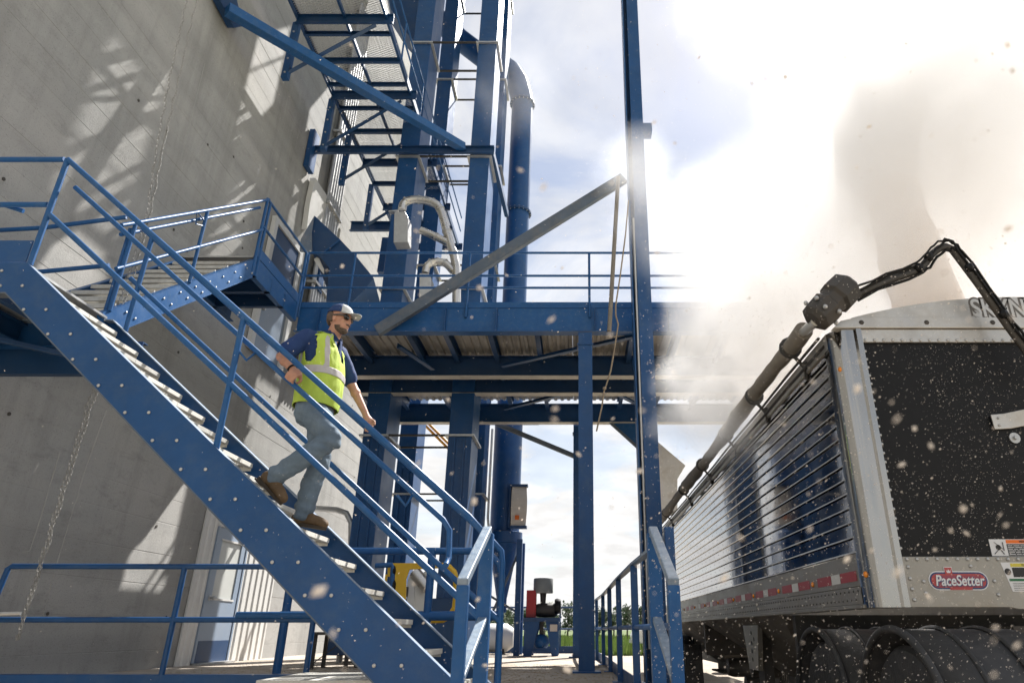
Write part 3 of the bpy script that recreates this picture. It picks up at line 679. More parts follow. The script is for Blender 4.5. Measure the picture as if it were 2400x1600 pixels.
for z, nm in ((CZ + 1.05, 'top_rail'), (CZ + .55, 'mid_rail')):
    MB().tube((CX1, 8.8, z), (CX1, 18.7, z), .02).build(nm, M['blue2'], cw)
for y in (9.2, 11, 12.8, 14.6, 16.4): MB().tube((CX1, y, CZ), (CX1, y, CZ + 1.05), .02).build('post', M['blue2'], cw)
# unseen platform added above the picture to shade the upper wall
hpf = thing('unseen_shade_platform', 'unseen steel platform added high on the elevator legs to shade the wall', 'platform', (-2.7, 15, 21.6))
MB().box(-4.9, -1.05, 11.6, 17.4, 21.6, 21.9).build('floor', M['dblue'], hpf)
MB().box(-4.6, -1.2, 12.2, 17.2, 23.0, 26.0).build('head_casing', M['blue'], hpf)
for x in (-4.8, -1.15): MB().tube((x, 11.7, 22.9), (x, 17.3, 22.9), .025).build('top_rail', M['blue2'], hpf)
# lower wall bracket beam near the deck
wb = thing('wall_bracket_beam', 'short dark blue bracket beam fixed to the wall below the catwalk', 'beam', (-5.5, 14.6, 8.6))
MB().chan(at(822,533,X=-6.2), at(822,533,X=-6.2) + Vector((2.0,0,0)), .28, .1).build('beam', M['dblue'], wb)
MB().box(-6.3, -6.12, 14.1, 14.4, 7.9, 9.0).build('wall_plate', M['blue'], wb)
MB().bar(at(905,560,Y=14.9), at(893,640,Y=14.9), .16, .16, (0,1,0)).build('hanger', M['blue'], wb)
MB().slab([at(*p, Y=15.2) for p in ((903,-30),(992,-30),(978,105),(945,70),(915,20))], (0,.5,0))
tag(MB().slab([at(*p, Y=14.8) for p in ((903,-40),(992,-40),(978,105),(948,72),(915,20))], (-.1,.6,0)).build('spout_box', M['blue']), 'blue sheet-steel spout box high up left of the elevator legs', 'spout')
# conduits on the wall
cb = thing('conduit_bundle', 'bundle of galvanised conduits running up the wall behind the hood', 'conduits', (-6.15, 14.4, 5.5))
for i in range(6): MB().tube((-6.2, 14.02 + i * .15, 5.5), (-6.2, 14.02 + i * .15, 17), .055, 10).build('conduit', M['galv'], cb, smooth=50)
for z in (8, 10.2, 12.4): MB().box(-6.34, -6.1, 13.93, 14.86, z - .03, z + .03).build('strut', M['galv'], cb)
# blue hood and white gable
hd = thing('sheet_metal_hood', 'dark blue faceted sheet-steel hood standing on the deck against the wall', 'hood', (-4.8, 11.5, 5.6))
MB().slab([at(*p, Y=11.5) for p in ((737,505),(797,561),(838,604),(876,651),(854,680),(827,706),(764,706),(771,628),(750,602),(732,592),(730,545))], (-.30, 2.0, 0)).build('front_panel', M['dblue'], hd, bevel=.008)  # body stretched back in depth to cast shade on the lower wall
MB().slab([at(737,505,Y=11.46), at(731,546,Y=11.46), at(732,592,Y=11.46), at(703,588,Y=11.3), at(706,558,Y=11.3)], (-.02, .03, 0)).build('side_panel', M['dusty'], hd)
MB().bar(at(797,561,Y=11.46), at(758,592,Y=11.46), .03, .03).build('seam', M['blue'], hd)
MB().slab([at(*p, X=-6.2) for p in ((739,417),(781,481),(772,548),(737,507),(719,537),(726,480))], (-.12,0,0)).build('white_gable', M['white'], hd)
MB().slab([at(*p, Y=11.6) for p in ((735,608),(745,600),(760,632),(758,642))], (0,.03,0)).build('white_strip', M['white'], hd)

# ================================================================== STAINLESS DUST PIPES on the deck
sp = thing('dust_pipe', 'tall shiny stainless pipe bend with a side branch above the deck', 'pipe', at(1063,690,Y=12.2))
def gooseneck(px, r, name, parent):
    pts = [at(*p, Y=12.2) for p in px]
    q = [pts[0]]
    for a, c in zip(pts[:-1], pts[1:]): q += [a.lerp(c, .5), c]
    o = MB().pipe(q, r, 14).build(name, M['steel'], parent, smooth=60)
    for i in range(2, len(pts) - 1, 2):
        d = (pts[i+1] - pts[i-1]).normalized()
        MB().tube(pts[i] - d * .012, pts[i] + d * .012, r + .012, 14).build('weld_band', M['galv'], o)
    return o
gooseneck([(942,492),(945,479),(953,471),(966,468),(982,468),(998,470),(1014,474),(1025,481),(1032,491),(1037,504),(1047,542),(1055,571),(1063,593),(1069,626),(1070,665),(1070,712)], .088, 'main_pipe', sp)
gooseneck([(986,540),(1004,547),(1022,555),(1052,570)], .082, 'branch_pipe', sp)
MB().slab([at(*p, Y=12.1) for p in ((924,497),(949,495),(957,510),(956,567),(922,568),(923,535))], (0,.3,0)).build('inlet_box', M['galv'], sp, bevel=.01)
MB().bar(at(912,498,Y=12.2), at(935,496,Y=12.2), .1, .03).build('inlet_flange', M['galv'], sp)
s3 = thing('dust_pipe', 'smaller shiny stainless pipe bend lower on the deck', 'pipe', at(1061,690,Y=12.25))
gooseneck([(997,640),(1000,625),(1010,615),(1026,612),(1043,616),(1052,624),(1062,636)], .078, 'bent_pipe', s3)
MB().slab([at(*p, Y=12.15) for p in ((983,640),(1004,640),(1010,650),(1009,696),(982,696))], (0,.3,0)).build('inlet_box', M['galv'], s3, bevel=.01)

# ================================================================== BLUE ROUND DUCT and FILTER
rd = thing('round_duct', 'thick round blue duct with an elbow at the top standing on the deck', 'duct', (-1.79, 17, 5.6))
P = [at(*p, Y=17) for p in ((1020,40),(1080,95),(1130,133),(1170,150),(1196,168),(1213,195),(1221,225))]
top = Vector((-1.79, 17, at(1222,245,Y=17).z)); P += [top]
q = [P[0]]
for a, c in zip(P[:-1], P[1:]): q += [a.lerp(c, .5), c]
MB().pipe(q, .36, 20).build('elbow', M['blue'], rd, smooth=50)
MB().tube((-1.79,17,5.62), top, .335, 28).build('duct', M['blue'], rd, smooth=50)
for z in (top.z, 11.9, 5.75):
    f = MB().lathe((-1.79,17,z), [(.34,-.03), (.40,-.03), (.40,.03), (.34,.03)], 28).build('flange', M['dblue'], rd)
    for k in range(18):
        t = 2*math.pi*k/18
        MB().tube((-1.79 + .375*math.cos(t), 17 + .375*math.sin(t), z - .05), (-1.79 + .375*math.cos(t), 17 + .375*math.sin(t), z + .05), .014, 6).build('bolt', M['galv'], f)
MB().box(-2.5, -1.05, 16.6, 17.5, 5.56, 5.64).build('foot_plate', M['blue2'], rd)
cy_ = thing('cyclone_filter', 'round blue filter vessel with a pale vent panel on legs below the deck', 'filter', (-1.8, 17, 0))
MB().lathe((-1.80,17,0), [(0,5.5), (.36,5.5), (.36,2.72), (.44,2.70), (.44,2.45), (.36,2.43), (.12,1.2), (.12,.9), (0,.9)], 28).build('vessel', M['blue'], cy_, smooth=45)
for s in (-1, 1):
    for q_ in (-1, 1):
        x, y = -1.8 + s * .42, 17 + q_ * .42
        MB().bar((x, y, 0), (x, y, 2.5), .13, .13, (0,1,0)).build('leg', M['blue'], cy_)
MB().bar((-2.2,16.58,.3),(-1.4,16.58,2.2),.05,.05).build('brace', M['dusty'], cy_); MB().bar((-1.4,16.56,.9),(-2.3,16.56,1.4),.05,.05).build('brace', M['dusty'], cy_)
vp = MB()
rings = []
for k in range(7):
    z = 2.8 + .92 * k / 6; bl = .10 * math.sin(math.pi * k / 6)
    rings.append([(-1.62, 16.62, z), (-1.27, 16.66, z), (-1.25 + bl*.3, 16.5 - bl, z), (-1.60 , 16.46 - bl, z)])
vp.loft(rings); v = vp.build('vent_panel', M['pinkish'], cy_)
MB().box(-1.66, -1.62, 16.42, 16.7, 2.76, 3.78).box(-1.62, -1.22, 16.44, 16.62, 3.72, 3.78).box(-1.62, -1.22, 16.44, 16.62, 2.74, 2.80).build('vent_frame', M['dblue'], cy_)
MB().box(-1.50, -1.40, 16.37, 16.385, 2.93, 3.03).build('warning_mark', M['orange'], cy_)
MB().pipe([(-2.17,16.6,5.2),(-2.17,16.6,3.0),(-2.1,16.6,2.5)], .03, 8).build('riser_pipe', M['white'], cy_)
tag(MB().slab([at(*p, Y=14) for p in ((1540,1033),(1607,1090),(1588,1122),(1588,1196),(1550,1202))], (0,.6,0)).build('grey_chute', M['alu'], bevel=.01), 'hazy grey chute hanging beyond the tower column', 'chute')
yr = thing('yellow_handrail', 'pair of orange-yellow slanting rods seen between the elevator legs', 'handrail', at(1003,1000,Y=18))
M['oyel'] = mat('orange_yellow_paint', (.70,.30,.02), .4)
for dx in (0, 12): MB().tube(at(985+dx,985,Y=18), at(1052+dx,1052,Y=18), .035).build('rod', M['oyel'], yr)

# ================================================================== PAD-LEVEL RAILS
lr = thing('left_railing', 'blue pipe railing on the pad edge along the bottom left in front of the wall', 'railing', (-4, 6.3, 0))
LYY = 6.32
MB().box(-6.3, -1.95, LYY - .02, LYY + .12, -.1, .185).build('kick_beam', M['blue'], lr, bevel=.006)
MB().pipe([(-5.16, LYY, .22), (-5.07, LYY, 1.03), (-5.04, LYY, 1.05), (-2.05, LYY, 1.045)], PR, 14).build('top_rail', M['blue'], lr, smooth=50)
MB().tube((-5.1, LYY, .61), (-2.05, LYY, .61), PR, 14).build('mid_rail', M['blue'], lr, smooth=50)
MB().tube((-2.95, LYY - .02, .645), (-2.02, LYY - .02, .645), .03, 12).build('rail_sleeve', M['blue2'], lr, smooth=50)
for x in (-3.5, -2.29): MB().tube((x, LYY, .1), (x, LYY, 1.045), PR, 14).build('post', M['blue'], lr, smooth=50)
MB().tube((-5.5, LYY, .05), (-5.2, LYY, .60), PR, 14).build('end_post', M['blue'], lr, smooth=50)
MB().pipe([(-5.3, LYY - .1, .64), (-4.93, LYY - .08, .655), (-4.80, LYY - .05, .66)], .016, 8).build('clamp_rod', M['galv'], lr)
rr = thing('rear_railing', 'blue pad railing with a bent end seen through the foot of the front stair', 'railing', (-1.6, 7.1, 0))
RY = 7.1
MB().pipe([(-2.9, RY, 1.26), (-.98, RY, 1.26), (-.90, RY, 1.245), (-.80, RY, 1.14), (-.76, RY, 1.02)], .035, 14).build('top_rail', M['blue2'], rr, smooth=50)
MB().tube((-2.9, RY, .655), (-.76, RY, .655), .045, 14).build('mid_rail', M['blue2'], rr, smooth=50)
for x in (-1.47, -2.85): MB().tube((x, RY, 0), (x, RY, 1.26), .04, 14).build('post', M['blue2'], rr, smooth=50)
MB().tube((-.76, RY, 0), (-.76, RY, 1.03), .035, 14).build('end_post', M['blue2'], rr, smooth=50)
# step rails flaring toward us on both sides of the walkway
def step_rail(x, label, s):
    e = thing('step_handrail', label, 'handrail', (x, 4, ROAD))
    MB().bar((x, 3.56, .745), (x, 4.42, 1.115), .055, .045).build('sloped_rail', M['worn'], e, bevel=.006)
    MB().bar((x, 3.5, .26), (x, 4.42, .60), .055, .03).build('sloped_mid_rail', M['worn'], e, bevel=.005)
    MB().box(x - .03, x + .03, 3.56, 3.62, ROAD, .735).build('post', M['blue2'], e, bevel=.005)
    MB().box(x - .04, x + .04, 4.38, 4.46, ROAD, 1.09).build('post', M['blue2'], e, bevel=.005)
step_rail(-.575, 'sloped blue step handrail with pale worn tops at the foot of the front stair', -1)
step_rail(.475, 'sloped blue step handrail with pale worn tops beside the truck lane', 1)
for k in range(3):
    pass
steps = thing('pad_steps', 'low concrete steps leading from the lane up to the pad', 'steps', (0, 3.9, ROAD))
for k, (y0, y1, z1) in enumerate(((3.3, 3.65, -.41), (3.65, 4.0, -.27), (4.0, 4.348, -.14))): MB().box(-.62, .52, y0, y1 - .002, ROAD - .02, z1).build('step', M['padm'], steps)
ri = thing('lane_railing', 'blue flat-bar railing running away along the truck lane', 'railing', (.45, 9, 0))
RP = [(.575, 4.42), (.50, 6.4), (.465, 8.3), (.445, 10.3), (.42, 12.3), (.36, 14.2), (.30, 18.3)]
for (xa, ya_), (xb, yb2) in zip(RP[:-1], RP[1:]):
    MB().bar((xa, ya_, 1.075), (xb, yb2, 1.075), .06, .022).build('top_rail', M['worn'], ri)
    MB().tube((xa, ya_, .55), (xb, yb2, .55), .022, 10).build('mid_rail', M['blue2'], ri, smooth=50)
    MB().bar((xa + .03, ya_, .07), (xb + .03, yb2, .07), .012, .13).build('toe_plate', M['blue'], ri)
for x, y in RP[:-1]:
    MB().box(x - .03, x + .03, y - .03, y + .03, -.02, 1.063 if y > 5 else 1.13).build('post', M['blue'], ri, bevel=.005)
    MB().box(x - .09, x + .06, y - .06, y + .06, 0, .012).build('base_plate', M['blue'], ri)
fr = thing('far_railing', 'dark blue pipe railing with a toe beam along the far edge of the pad', 'railing', (-1.2, 18.3, 0))
MB().tube((-3.2,18.3,1.05),(.3,18.3,1.05),.022).build('top_rail', M['dblue'], fr); MB().tube((-3.2,18.3,.55),(.3,18.3,.55),.022).build('mid_rail', M['dblue'], fr)
MB().box(-3.2,.3,18.27,18.33,0,.16).build('toe_beam', M['dblue'], fr)
for x in (-3.1, -1.9, -.45, .26): MB().tube((x,18.3,0),(x,18.3,1.05),.022).build('post', M['dblue'], fr)

# ================================================================== YELLOW SAFETY GATE and white machine behind it
yg = thing('safety_gate', 'bright yellow self-closing safety gate behind the foot of the stair', 'gate', (-1.8, 8.5, 0))
G = lambda x, y: at(x, y, Y=8.5)
MB().slab([G(908,1319), G(1042,1318), G(1042,1330), G(960,1334), G(952,1356), G(951,1410), G(936,1424), G(918,1424), G(918,1352), G(908,1350)], (0,.02,0)).build('gate_plate', M['yellow'], yg, bevel=.004)
MB().pipe([G(1036,1325), G(1052,1328), G(1064,1340), G(1069,1358), G(1070,1395), G(1066,1425), G(1055,1442), G(1038,1451), G(1000,1452), G(950,1453)], .038, 10).build('gate_frame', M['yellow'], yg, smooth=60)
MB().slab([G(1066,1355), G(1077,1360), G(1076,1412), G(1066,1408)], (0,.02,0)).build('latch_plate', M['yellow'], yg)
MB().pipe([G(880,1325), G(918,1323), G(921,1330), G(916,1420)], .03, 10).build('hinge_post', M['blue2'], yg, smooth=60)
for y in (1338, 1372): MB().ball(G(922,y), (.03,.03,.07)).build('hinge', M['black'], yg)
MB().slab([G(903,1345), G(909,1345), G(906,1362), G(901,1362)], (0,.02,0)).build('stop_tab', M['yellow'], yg)
wm = thing('white_housing', 'white rounded machine housing with a silver pipe behind the yellow gate', 'machine housing', (-2.2, 10, 0))
W_ = lambda x, y: at(x, y, Y=10)
MB().slab([W_(953,1460), W_(953,1375), W_(957,1352), W_(968,1338), W_(978,1334), W_(972,1350), W_(971,1460)], (0,.5,0)).build('side_panel', M['white'], wm, bevel=.01)
MB().slab([W_(972,1350), W_(1000,1336), W_(1006,1340), W_(1000,1480), W_(970,1480)], (0,.3,0)).build('front_panel', M['offw'], wm, bevel=.01)
MB().tube(W_(972,1340), W_(1004,1378) + Vector((0,-.05,0)), .085, 16).build('slanting_pipe', M['steel'], wm, smooth=50)
MB().box(-2.42,-2.36,9.97,9.99,.95,1.08).build('handle', M['dsteel'], wm)

# ================================================================== BLOWER SKID and red cabinet
bs = thing('blower_skid', 'blower on a blue stand with a grey drum on top at the far pad edge', 'blower', (-.8, 16.5, 0))
MB().box(-1.22,-.40,16.2,17.0,.70,.78).build('table', M['dblue'], bs)
for x0, x1, xt0, xt1 in ((-1.20,-1.02,-1.20,-.86), (-.58,-.44,-.72,-.44)):
    MB().slab([(x0,16.25,0), (x1,16.25,0), (xt1,16.25,.70), (xt0,16.25,.70)], (0,.06,0)).build('leg', M['blue'], bs)
    MB().slab([(x0,16.9,0), (x1,16.9,0), (xt1,16.9,.70), (xt0,16.9,.70)], (0,.06,0)).build('leg', M['blue'], bs)
MB().box(-1.05,-.5,16.27,16.31,.10,.16).build('stretcher', M['blue'], bs)
MB().lathe((-.80,16.5,0), [(0,1.30), (.22,1.30), (.225,1.32), (.225,1.60), (.21,1.62), (0,1.62)], 24).build('silencer', M['silencer'], bs, smooth=40)
MB().tube((-.80,16.5,.95),(-.80,16.5,1.31),.05,12,.075).build('neck', M['dsteel'], bs, smooth=50)
MB().lathe((-.97,16.5,.94), [(0,0),(.10,0),(.14,.05),(.15,.2),(.15,.42),(.12,.5),(0,.5)], 18, 'X').build('blower_body', M['dsteel'], bs, smooth=40)
MB().lathe((-.48,16.42,1.02), [(0,-.05),(.15,-.05),(.17,0),(.15,.09),(0,.09)], 20, 'X').build('drive_guard', M['black'], bs, smooth=40)
MB().ball((-.82,16.45,.28), (.18,.2,.17), 16, 10).build('motor', M['blue2'], bs, smooth=60)
MB().tube((-.82,16.45,.42),(-.82,16.45,.74),.05).build('outlet_pipe', M['dsteel'], bs)
MB().box(-.62,-.46,16.17,16.19,.5,.64).build('junction_box', M['pinkish'], bs)
tag(MB().box(-1.17,-.95,16.35,16.6,.785,1.36).build('red_cabinet', M['red'], bevel=.008), 'narrow bright red cabinet on the left end of the blower stand', 'cabinet')
# cream vessel at the pad edge, far mast, pickup
ct = thing('cream_tank', 'low cream horizontal tank with a blue saddle behind the foot of the stair', 'tank', (-2.1, 17.8, 0))
MB().lathe((-2.9,17.6,.36), [(0,-.06),(.22,-.04),(.31,.1),(.31,1.2),(.2,1.36),(0,1.38)], 24, 'X').build('shell', M['offw'], ct, smooth=45)
for x in (-2.5,-1.9): MB().lathe((x,17.6,.36), [(.31,0),(.33,0),(.33,.12),(.31,.12)], 24, 'X').build('band', M['blue2'], ct)
for x in (-2.6,-1.8): MB().box(x-.06,x+.06,17.4,17.8,0,.12).build('saddle', M['dsteel'], ct)
mt = thing('lattice_mast', 'thin far mast with short rungs standing in the field', 'mast', (-.3, 62, ROAD))
MB().tube((-.3,62,ROAD),(-.3,62,7.2),.07,8).build('mast_tube', M['pole'], mt)
for k in range(8): MB().bar((-.3,62,k*.9),(.15,62,k*.9),.05,.05).build('rung', M['pole'], mt)
pk = thing('white_pickup', 'white pickup truck parked beyond the tower column', 'pickup', (5.2, 36.5, ROAD))
body = [(2.7,-.05),(2.62,.25),(2.75,.52),(4.1,.62),(4.75,1.2),(6.5,1.22),(6.75,.62),(8.3,.6),(8.35,-.05),(7.7,-.1),(7.5,.1),(6.9,.1),(6.7,-.1),(4.2,-.1),(4.0,.12),(3.45,.12),(3.25,-.1)]
MB().slab([(x,35.6,z+.0) for x,z in body], (0,1.9,0)).build('body', M['white'], pk, bevel=.05)
MB().slab([(4.25,35.58,.64),(4.82,35.58,1.12),(6.4,35.58,1.12),(6.5,35.58,.64)], (0,1.94,0)).build('side_glass', M['glass_dk'], pk)
for x in (3.72, 7.2):
    for y in (35.55, 37.3):
        t = MB().lathe((x,y,ROAD+.36), [(.2,0),(.36,.02),(.36,.22),(.2,.24)], 20, 'Y').build('tyre', M['rubber'], pk, smooth=40)
        MB().lathe((x,y,ROAD+.36), [(0,.03),(.2,.01),(.2,.2),(0,.2)], 16, 'Y').build('rim', M['galv'], t)
MB().box(2.58,2.72,35.7,37.4,-.06,.1).build('bumper', M['galv'], pk)
MB().box(2.66,2.78,35.63,35.85,.3,.45).build('headlight', M['frost'], pk)
# chains and cables against the wall
M['cable'] = mat('thin_wire', (.42,.41,.38), .5, .4)
def chain(pts, label, seed):
    e = thing('hoist_chain', label, 'chain', pts[-1])
    lk = MB(); 
    ring = []
    n = 10
    for k in range(n):
        t = 2*math.pi*k/n; ring.append(Vector((.0105*math.cos(t), 0, .017*math.sin(t) + (.007 if math.sin(t) > 0 else -.007))))
    lk.pipe(ring + [ring[0]], .0036, 5); me = lk.mesh('link', M['chainm'], 60)
    d = 0; L = [(a, c, (c - a).length) for a, c in zip(pts[:-1], pts[1:])]; tot = sum(l for *_, l in L); pos = []
    while d < tot:
        r = d
        for a, c, l in L:
            if r <= l: pos.append(a.lerp(c, r / l)); break
            r -= l
        d += .039
    far = MB()
    nn = 0
    for i, p in enumerate(pos[::-1]):
        p = p + Vector((.006*math.sin(i*.7+seed), .006*math.cos(i*.9+seed), 0))
        if nn < 140:
            link('link', me, e, tuple(p), rot=(0, 0, (i % 2) * 1.57 + .5 + seed)); nn += 1
        else:
            Mx = Matrix.Rotation((i % 2) * 1.57 + .5 + seed, 3, 'Z')
            b = [p + Mx @ v for v in ring]; far.pipe(b + [b[0]], .0036, 4)
    o = far.build('chain_run', M['chainm'], e); o['kind'] = 'stuff'
chain([at(*p, Y=6.22) for p in ((448,-60),(425,60),(398,180),(368,345),(345,500),(312,615),(282,700),(222,898),(126,1210),(86,1345),(38,1498))], 'left strand of the long hoist chain loop hanging by the wall', 0)
chain([at(*p, Y=6.26) for p in ((478,-60),(452,40),(418,190),(380,352),(352,500),(322,615),(292,700),(232,898),(132,1210),(90,1350),(40,1500))], 'right strand of the long hoist chain loop hanging by the wall', .8)
cab = [((560,160),(520,260),(440,400)), ((480,150),(425,370)), ((250,960),(200,1100),(130,1330),(100,1445)), ((140,1060),(90,1230),(70,1290),(52,1293))]
for i, p in enumerate(cab):
    tag(MB().pipe([at(*q, X=WX + .12) for q in p], .004 if i < 3 else .005, 5).build('wall_wire', M['cable']), ['thin pale wire slanting across the upper wall, farther one', 'thin pale wire slanting across the upper wall, nearer one', 'thin straight wire hanging beside the hoist chain low on the wall', 'short wire with a hooked end low on the wall left of the chain'][i], 'wire', 'thin wires on the wall')

# ================================================================== GRAIN TRAILER
TX0, TX1, TY0, TY1 = 1.73, 4.32, 4.20, 16.9
tr = thing('grain_trailer', 'polished aluminium grain hopper trailer with black rear panel and rolled tarp', 'trailer', (3.02, 9, ROAD))
ZB, ZP0, ZP1 = .65, .965, 2.30
nS = 15; hS = (ZP1 - ZP0) / nS
for k in range(nS):
    z0 = ZP0 + k * hS
    P = [(TX0 + .012, z0 + .0005), (TX0 - .004, z0 + .004), (TX0 - .009, z0 + .009), (TX0 - .004, z0 + .014), (TX0 + .002, z0 + .018), (TX0 + .002, z0 + hS - .002), (TX0 + .012, z0 + hS - .0005)]
    o = MB().prof((0, TY0 + .16, 0), (0, TY1, 0), P).build('side_panel', M['polish'], tr)
    MB().box(TX0 - .012, TX0 - .0085, TY0 + .16, TY1, z0 + .0055, z0 + .0125).build('panel_lip', M['lip'], o)
MB().box(TX1 - .012, TX1, TY0 + .1, TY1, ZP0, ZP1).build('far_side_panel', M['polish'], tr)
MB().box(TX0, TX1, TY1, TY1 + .02, ZB, 2.42).build('front_panel', M['alu'], tr)
MB().box(TX0 - .004, TX0 + .05, TY0 + .15, TY1, .775, .963).build('upper_side_rail', M['alu2'], tr, bevel=.004)
MB().box(TX0 - .010, TX0 + .06, TY0 + .15, TY1, .672, .773).box(TX0 - .022, TX0 + .07, TY0 + .15, TY1, .648, .671).build('lower_side_rail', M['alu2'], tr, bevel=.003)
MB().box(TX1 - .05, TX1, TY0 + .15, TY1, .65, .963).build('far_side_rail', M['alu'], tr)
MB().box(TX0 - .012, TX0 + .06, TY0 + .1, TY1, 2.303, 2.42).build('top_side_rail', M['alu'], tr, bevel=.006)
MB().box(TX1 - .06, TX1 + .01, TY0 + .1, TY1, 2.303, 2.42).build('top_side_rail', M['alu'], tr)
# rivets: rows on the side, too small to pick apart
b = MB()
def rivet(b, c, r, ax):
    c = Vector(c); n = 6
    u, v, w_ = ((Vector((0,1,0)), Vector((0,0,1)), Vector((-1,0,0))) if ax == 'X' else (Vector((1,0,0)), Vector((0,0,1)), Vector((0,-1,0))))
    rg = [c + (u*math.cos(t) + v*math.sin(t)) * r for t in [2*math.pi*i/n for i in range(n)]]
    b.add(rg + [c + w_ * r * .6], [(i, (i+1)%n, n) for i in range(n)])
y = TY0 + .3
while y < TY1 - .2:
    for k in range(nS): rivet(b, (TX0 + .0015, y, ZP0 + k*hS + hS*.62), .006, 'X')
    y += .30 + .0
y = TY0 + .22
while y < 12: 
    rivet(b, (TX0 - .001, y, .978), .007, 'X'); rivet(b, (TX0 - .0105, y, .75), .008, 'X'); rivet(b, (TX0 - .0105, y + .05, .70), .008, 'X'); y += .075 if y < 8 else .11
o = b.build('rivet_rows', M['dsteel'], tr); o['kind'] = 'stuff'
# rear corner posts: rounded bright extrusions
def corner(x, s):
    P = [(x, TY0 + .17)]
    for k in range(9):
        t = math.pi/2 * k / 8; P.append((x + s*.10*(1 - math.cos(t)), TY0 + .10 - .10*math.sin(t)))
    P += [(x + s*.15, TY0), (x + s*.165, TY0 - .012), (x + s*.20, TY0 - .012), (x + s*.20, TY0 + .17)]
    if s < 0: P = P[::-1]
    n = len(P)
    return MB().add([(a, c, ZB) for a, c in P] + [(a, c, 2.41) for a, c in P], [(i,(i+1)%n,n+(i+1)%n,n+i) for i in range(n)] + [tuple(range(n-1,-1,-1)), tuple(range(n,2*n))])
corner(TX0 - .01, 1).build('corner_post', M['chrome'], tr, smooth=30); corner(TX1 + .01, -1).build('corner_post', M['chrome'], tr, smooth=30)
lz = MB()
for yy in (.0,): lz.box(TX0 + .05, TX0 + .052, TY0 + .02, TY0 + .03, 1.2, 1.6)
MB().bar((TX0 + .008, TY0 + .055, 1.30), (TX0 + .012, TY0 + .055, 1.62), .008, .008, (0,1,0)).build('reflector_strip', M['print_y'], tr)
MB().box(TX0 + .19, TX1 - .19, TY0 + .02, TY0 + .05, .93, 2.335).build('rear_panel', M['black'], tr)
cap = MB().slab([(TX0 + .0, TY0 - .02, 2.412), (TX0 + .06, TY0 - .02, 2.465), (TX0 + .17, TY0 - .02, 2.492), (TX1 - .17, TY0 - .02, 2.492), (TX1 - .06, TY0 - .02, 2.465), (TX1, TY0 - .02, 2.412), (TX1 - .17, TY0 - .02, 2.412), (TX0 + .17, TY0 - .02, 2.412)], (0, .06, 0))
cap.build('rear_cap_rail', M['alu'], tr, bevel=.004)
MB().box(TX0 + .19, TX1 - .19, TY0 - .002, TY0 + .018, 2.315, 2.408).build('rear_top_rail', M['alu'], tr, bevel=.002)
xc = (TX0 + TX1) / 2
arch = [(TX0 + .14 + (TX1 - TX0 - .28) * i / 24) for i in range(25)]
def az(x): return 2.485 + .165 * (1 - abs((x - xc) / (xc - TX0 - .12)) ** 2.0)
MB().slab([(x, TY0 - .012, az(x)) for x in arch] + [(TX1 - .14, TY0 - .012, 2.488), (TX0 + .14, TY0 - .012, 2.488)], (0, .03, 0)).build('rear_arch', M['alu'], tr)
for i in range(1, 4):                              # tarp bows carrying on along the trailer top
    y = TY0 + i * 3.2
    MB().pipe([(x, y, az(x)) for x in arch[::3]], .02, 6).build('tarp_bow', M['galv'], tr)
hol = MB().lathe((0,0,0), [(0, -.001), (.017, -.001), (.012, -.004), (0, -.004)], 12, 'Y').mesh('cap_bolt', M['dsteel'])
for px_ in (2020, 2173, 2328): p = at(px_, 760, Y=TY0 - .021); link('cap_bolt', hol, tr, (p.x, p.y, 2.452))
for k in range(1, 5): link('cap_bolt', hol, tr, (2.86 + k * .42, TY0 - .021, 2.452))
riv = MB().lathe((0,0,0), [(.011, 0), (.011, -.002), (.007, -.007), (0, -.008)], 10, 'Y').mesh('rivet', M['galv'], 50)
k = TX0 + .21
while k < TX1 - .2: link('rivet', riv, tr, (k, TY0 - .002, 2.328), rot=None); k += .062
# bumper plate with rivets, badge and labels
BP = TY0 - .004
MB().slab([(TX0 + .19, BP, ZB), (2.50, BP, ZB), (2.55, BP, .64), (TX1 - .19, BP, .64), (TX1 - .19, BP, .93), (TX0 + .19, BP, .93)], (0, .03, 0)).build('bumper_plate', M['alu2'], tr, bevel=.002)
k = TX0 + .22
while k < TX1 - .2: link('rivet', riv, tr, (k, BP - .001, .915)); k += .06
for p in ((2128,1328),(2133,1355),(2138,1380),(2143,1405),(2165,1362),(2170,1389),(2331,1361),(2340,1393),(2275,1326)):
    q = at(*p, Y=BP - .001); link('rivet', riv, tr, tuple(q), rot=None)
k = .98
while k < 2.3: link('rivet', riv, tr, (TX0 + .205, TY0 + .019, k)); k += .058
bd = MB()
def pill(x0, x1, z0, z1, y, n=10):
    r = (z1 - z0) / 2; P = [(x1 - r + r*math.sin(math.pi*i/n), y, z0 + r - r*math.cos(math.pi*i/n)) for i in range(n+1)]
    P += [(x0 + r - r*math.sin(math.pi*i/n), y, z0 + r + r*math.cos(math.pi*i/n)) for i in range(n+1)]
    return P
bx0, bx1, bz0, bz1 = 2.055, 2.405, .742, .848
badge = MB().slab(pill(bx0, bx1, bz0, bz1, BP - .003), (0, .0025, 0)).build('badge', M['print_w'], tr)
MB().slab(pill(bx0 + .006, bx1 - .006, bz0 + .006, bz1 - .006, BP - .0042), (0, .001, 0)).build('badge_border', M['print_n'], badge)
MB().slab(pill(bx0 + .015, bx1 - .015, bz0 + .015, bz1 - .015, BP - .0054), (0, .001, 0)).build('badge_field', M['print_r'], badge)
b = MB()
for i in range(9): b.box(bx0 + .04, bx1 - .04, BP - .0058, BP - .0055, bz0 + .022 + i*.007, bz0 + .024 + i*.007)
b.build('badge_pinstripes', M['print_n'], badge)
MB().box(2.155, 2.205, BP - .0035, BP - .0005, .845, .872).build('crest_border', M['print_w'], badge)
MB().box(2.159, 2.201, BP - .0062, BP - .0036, .825, .868).build('crest', M['print_r'], badge)
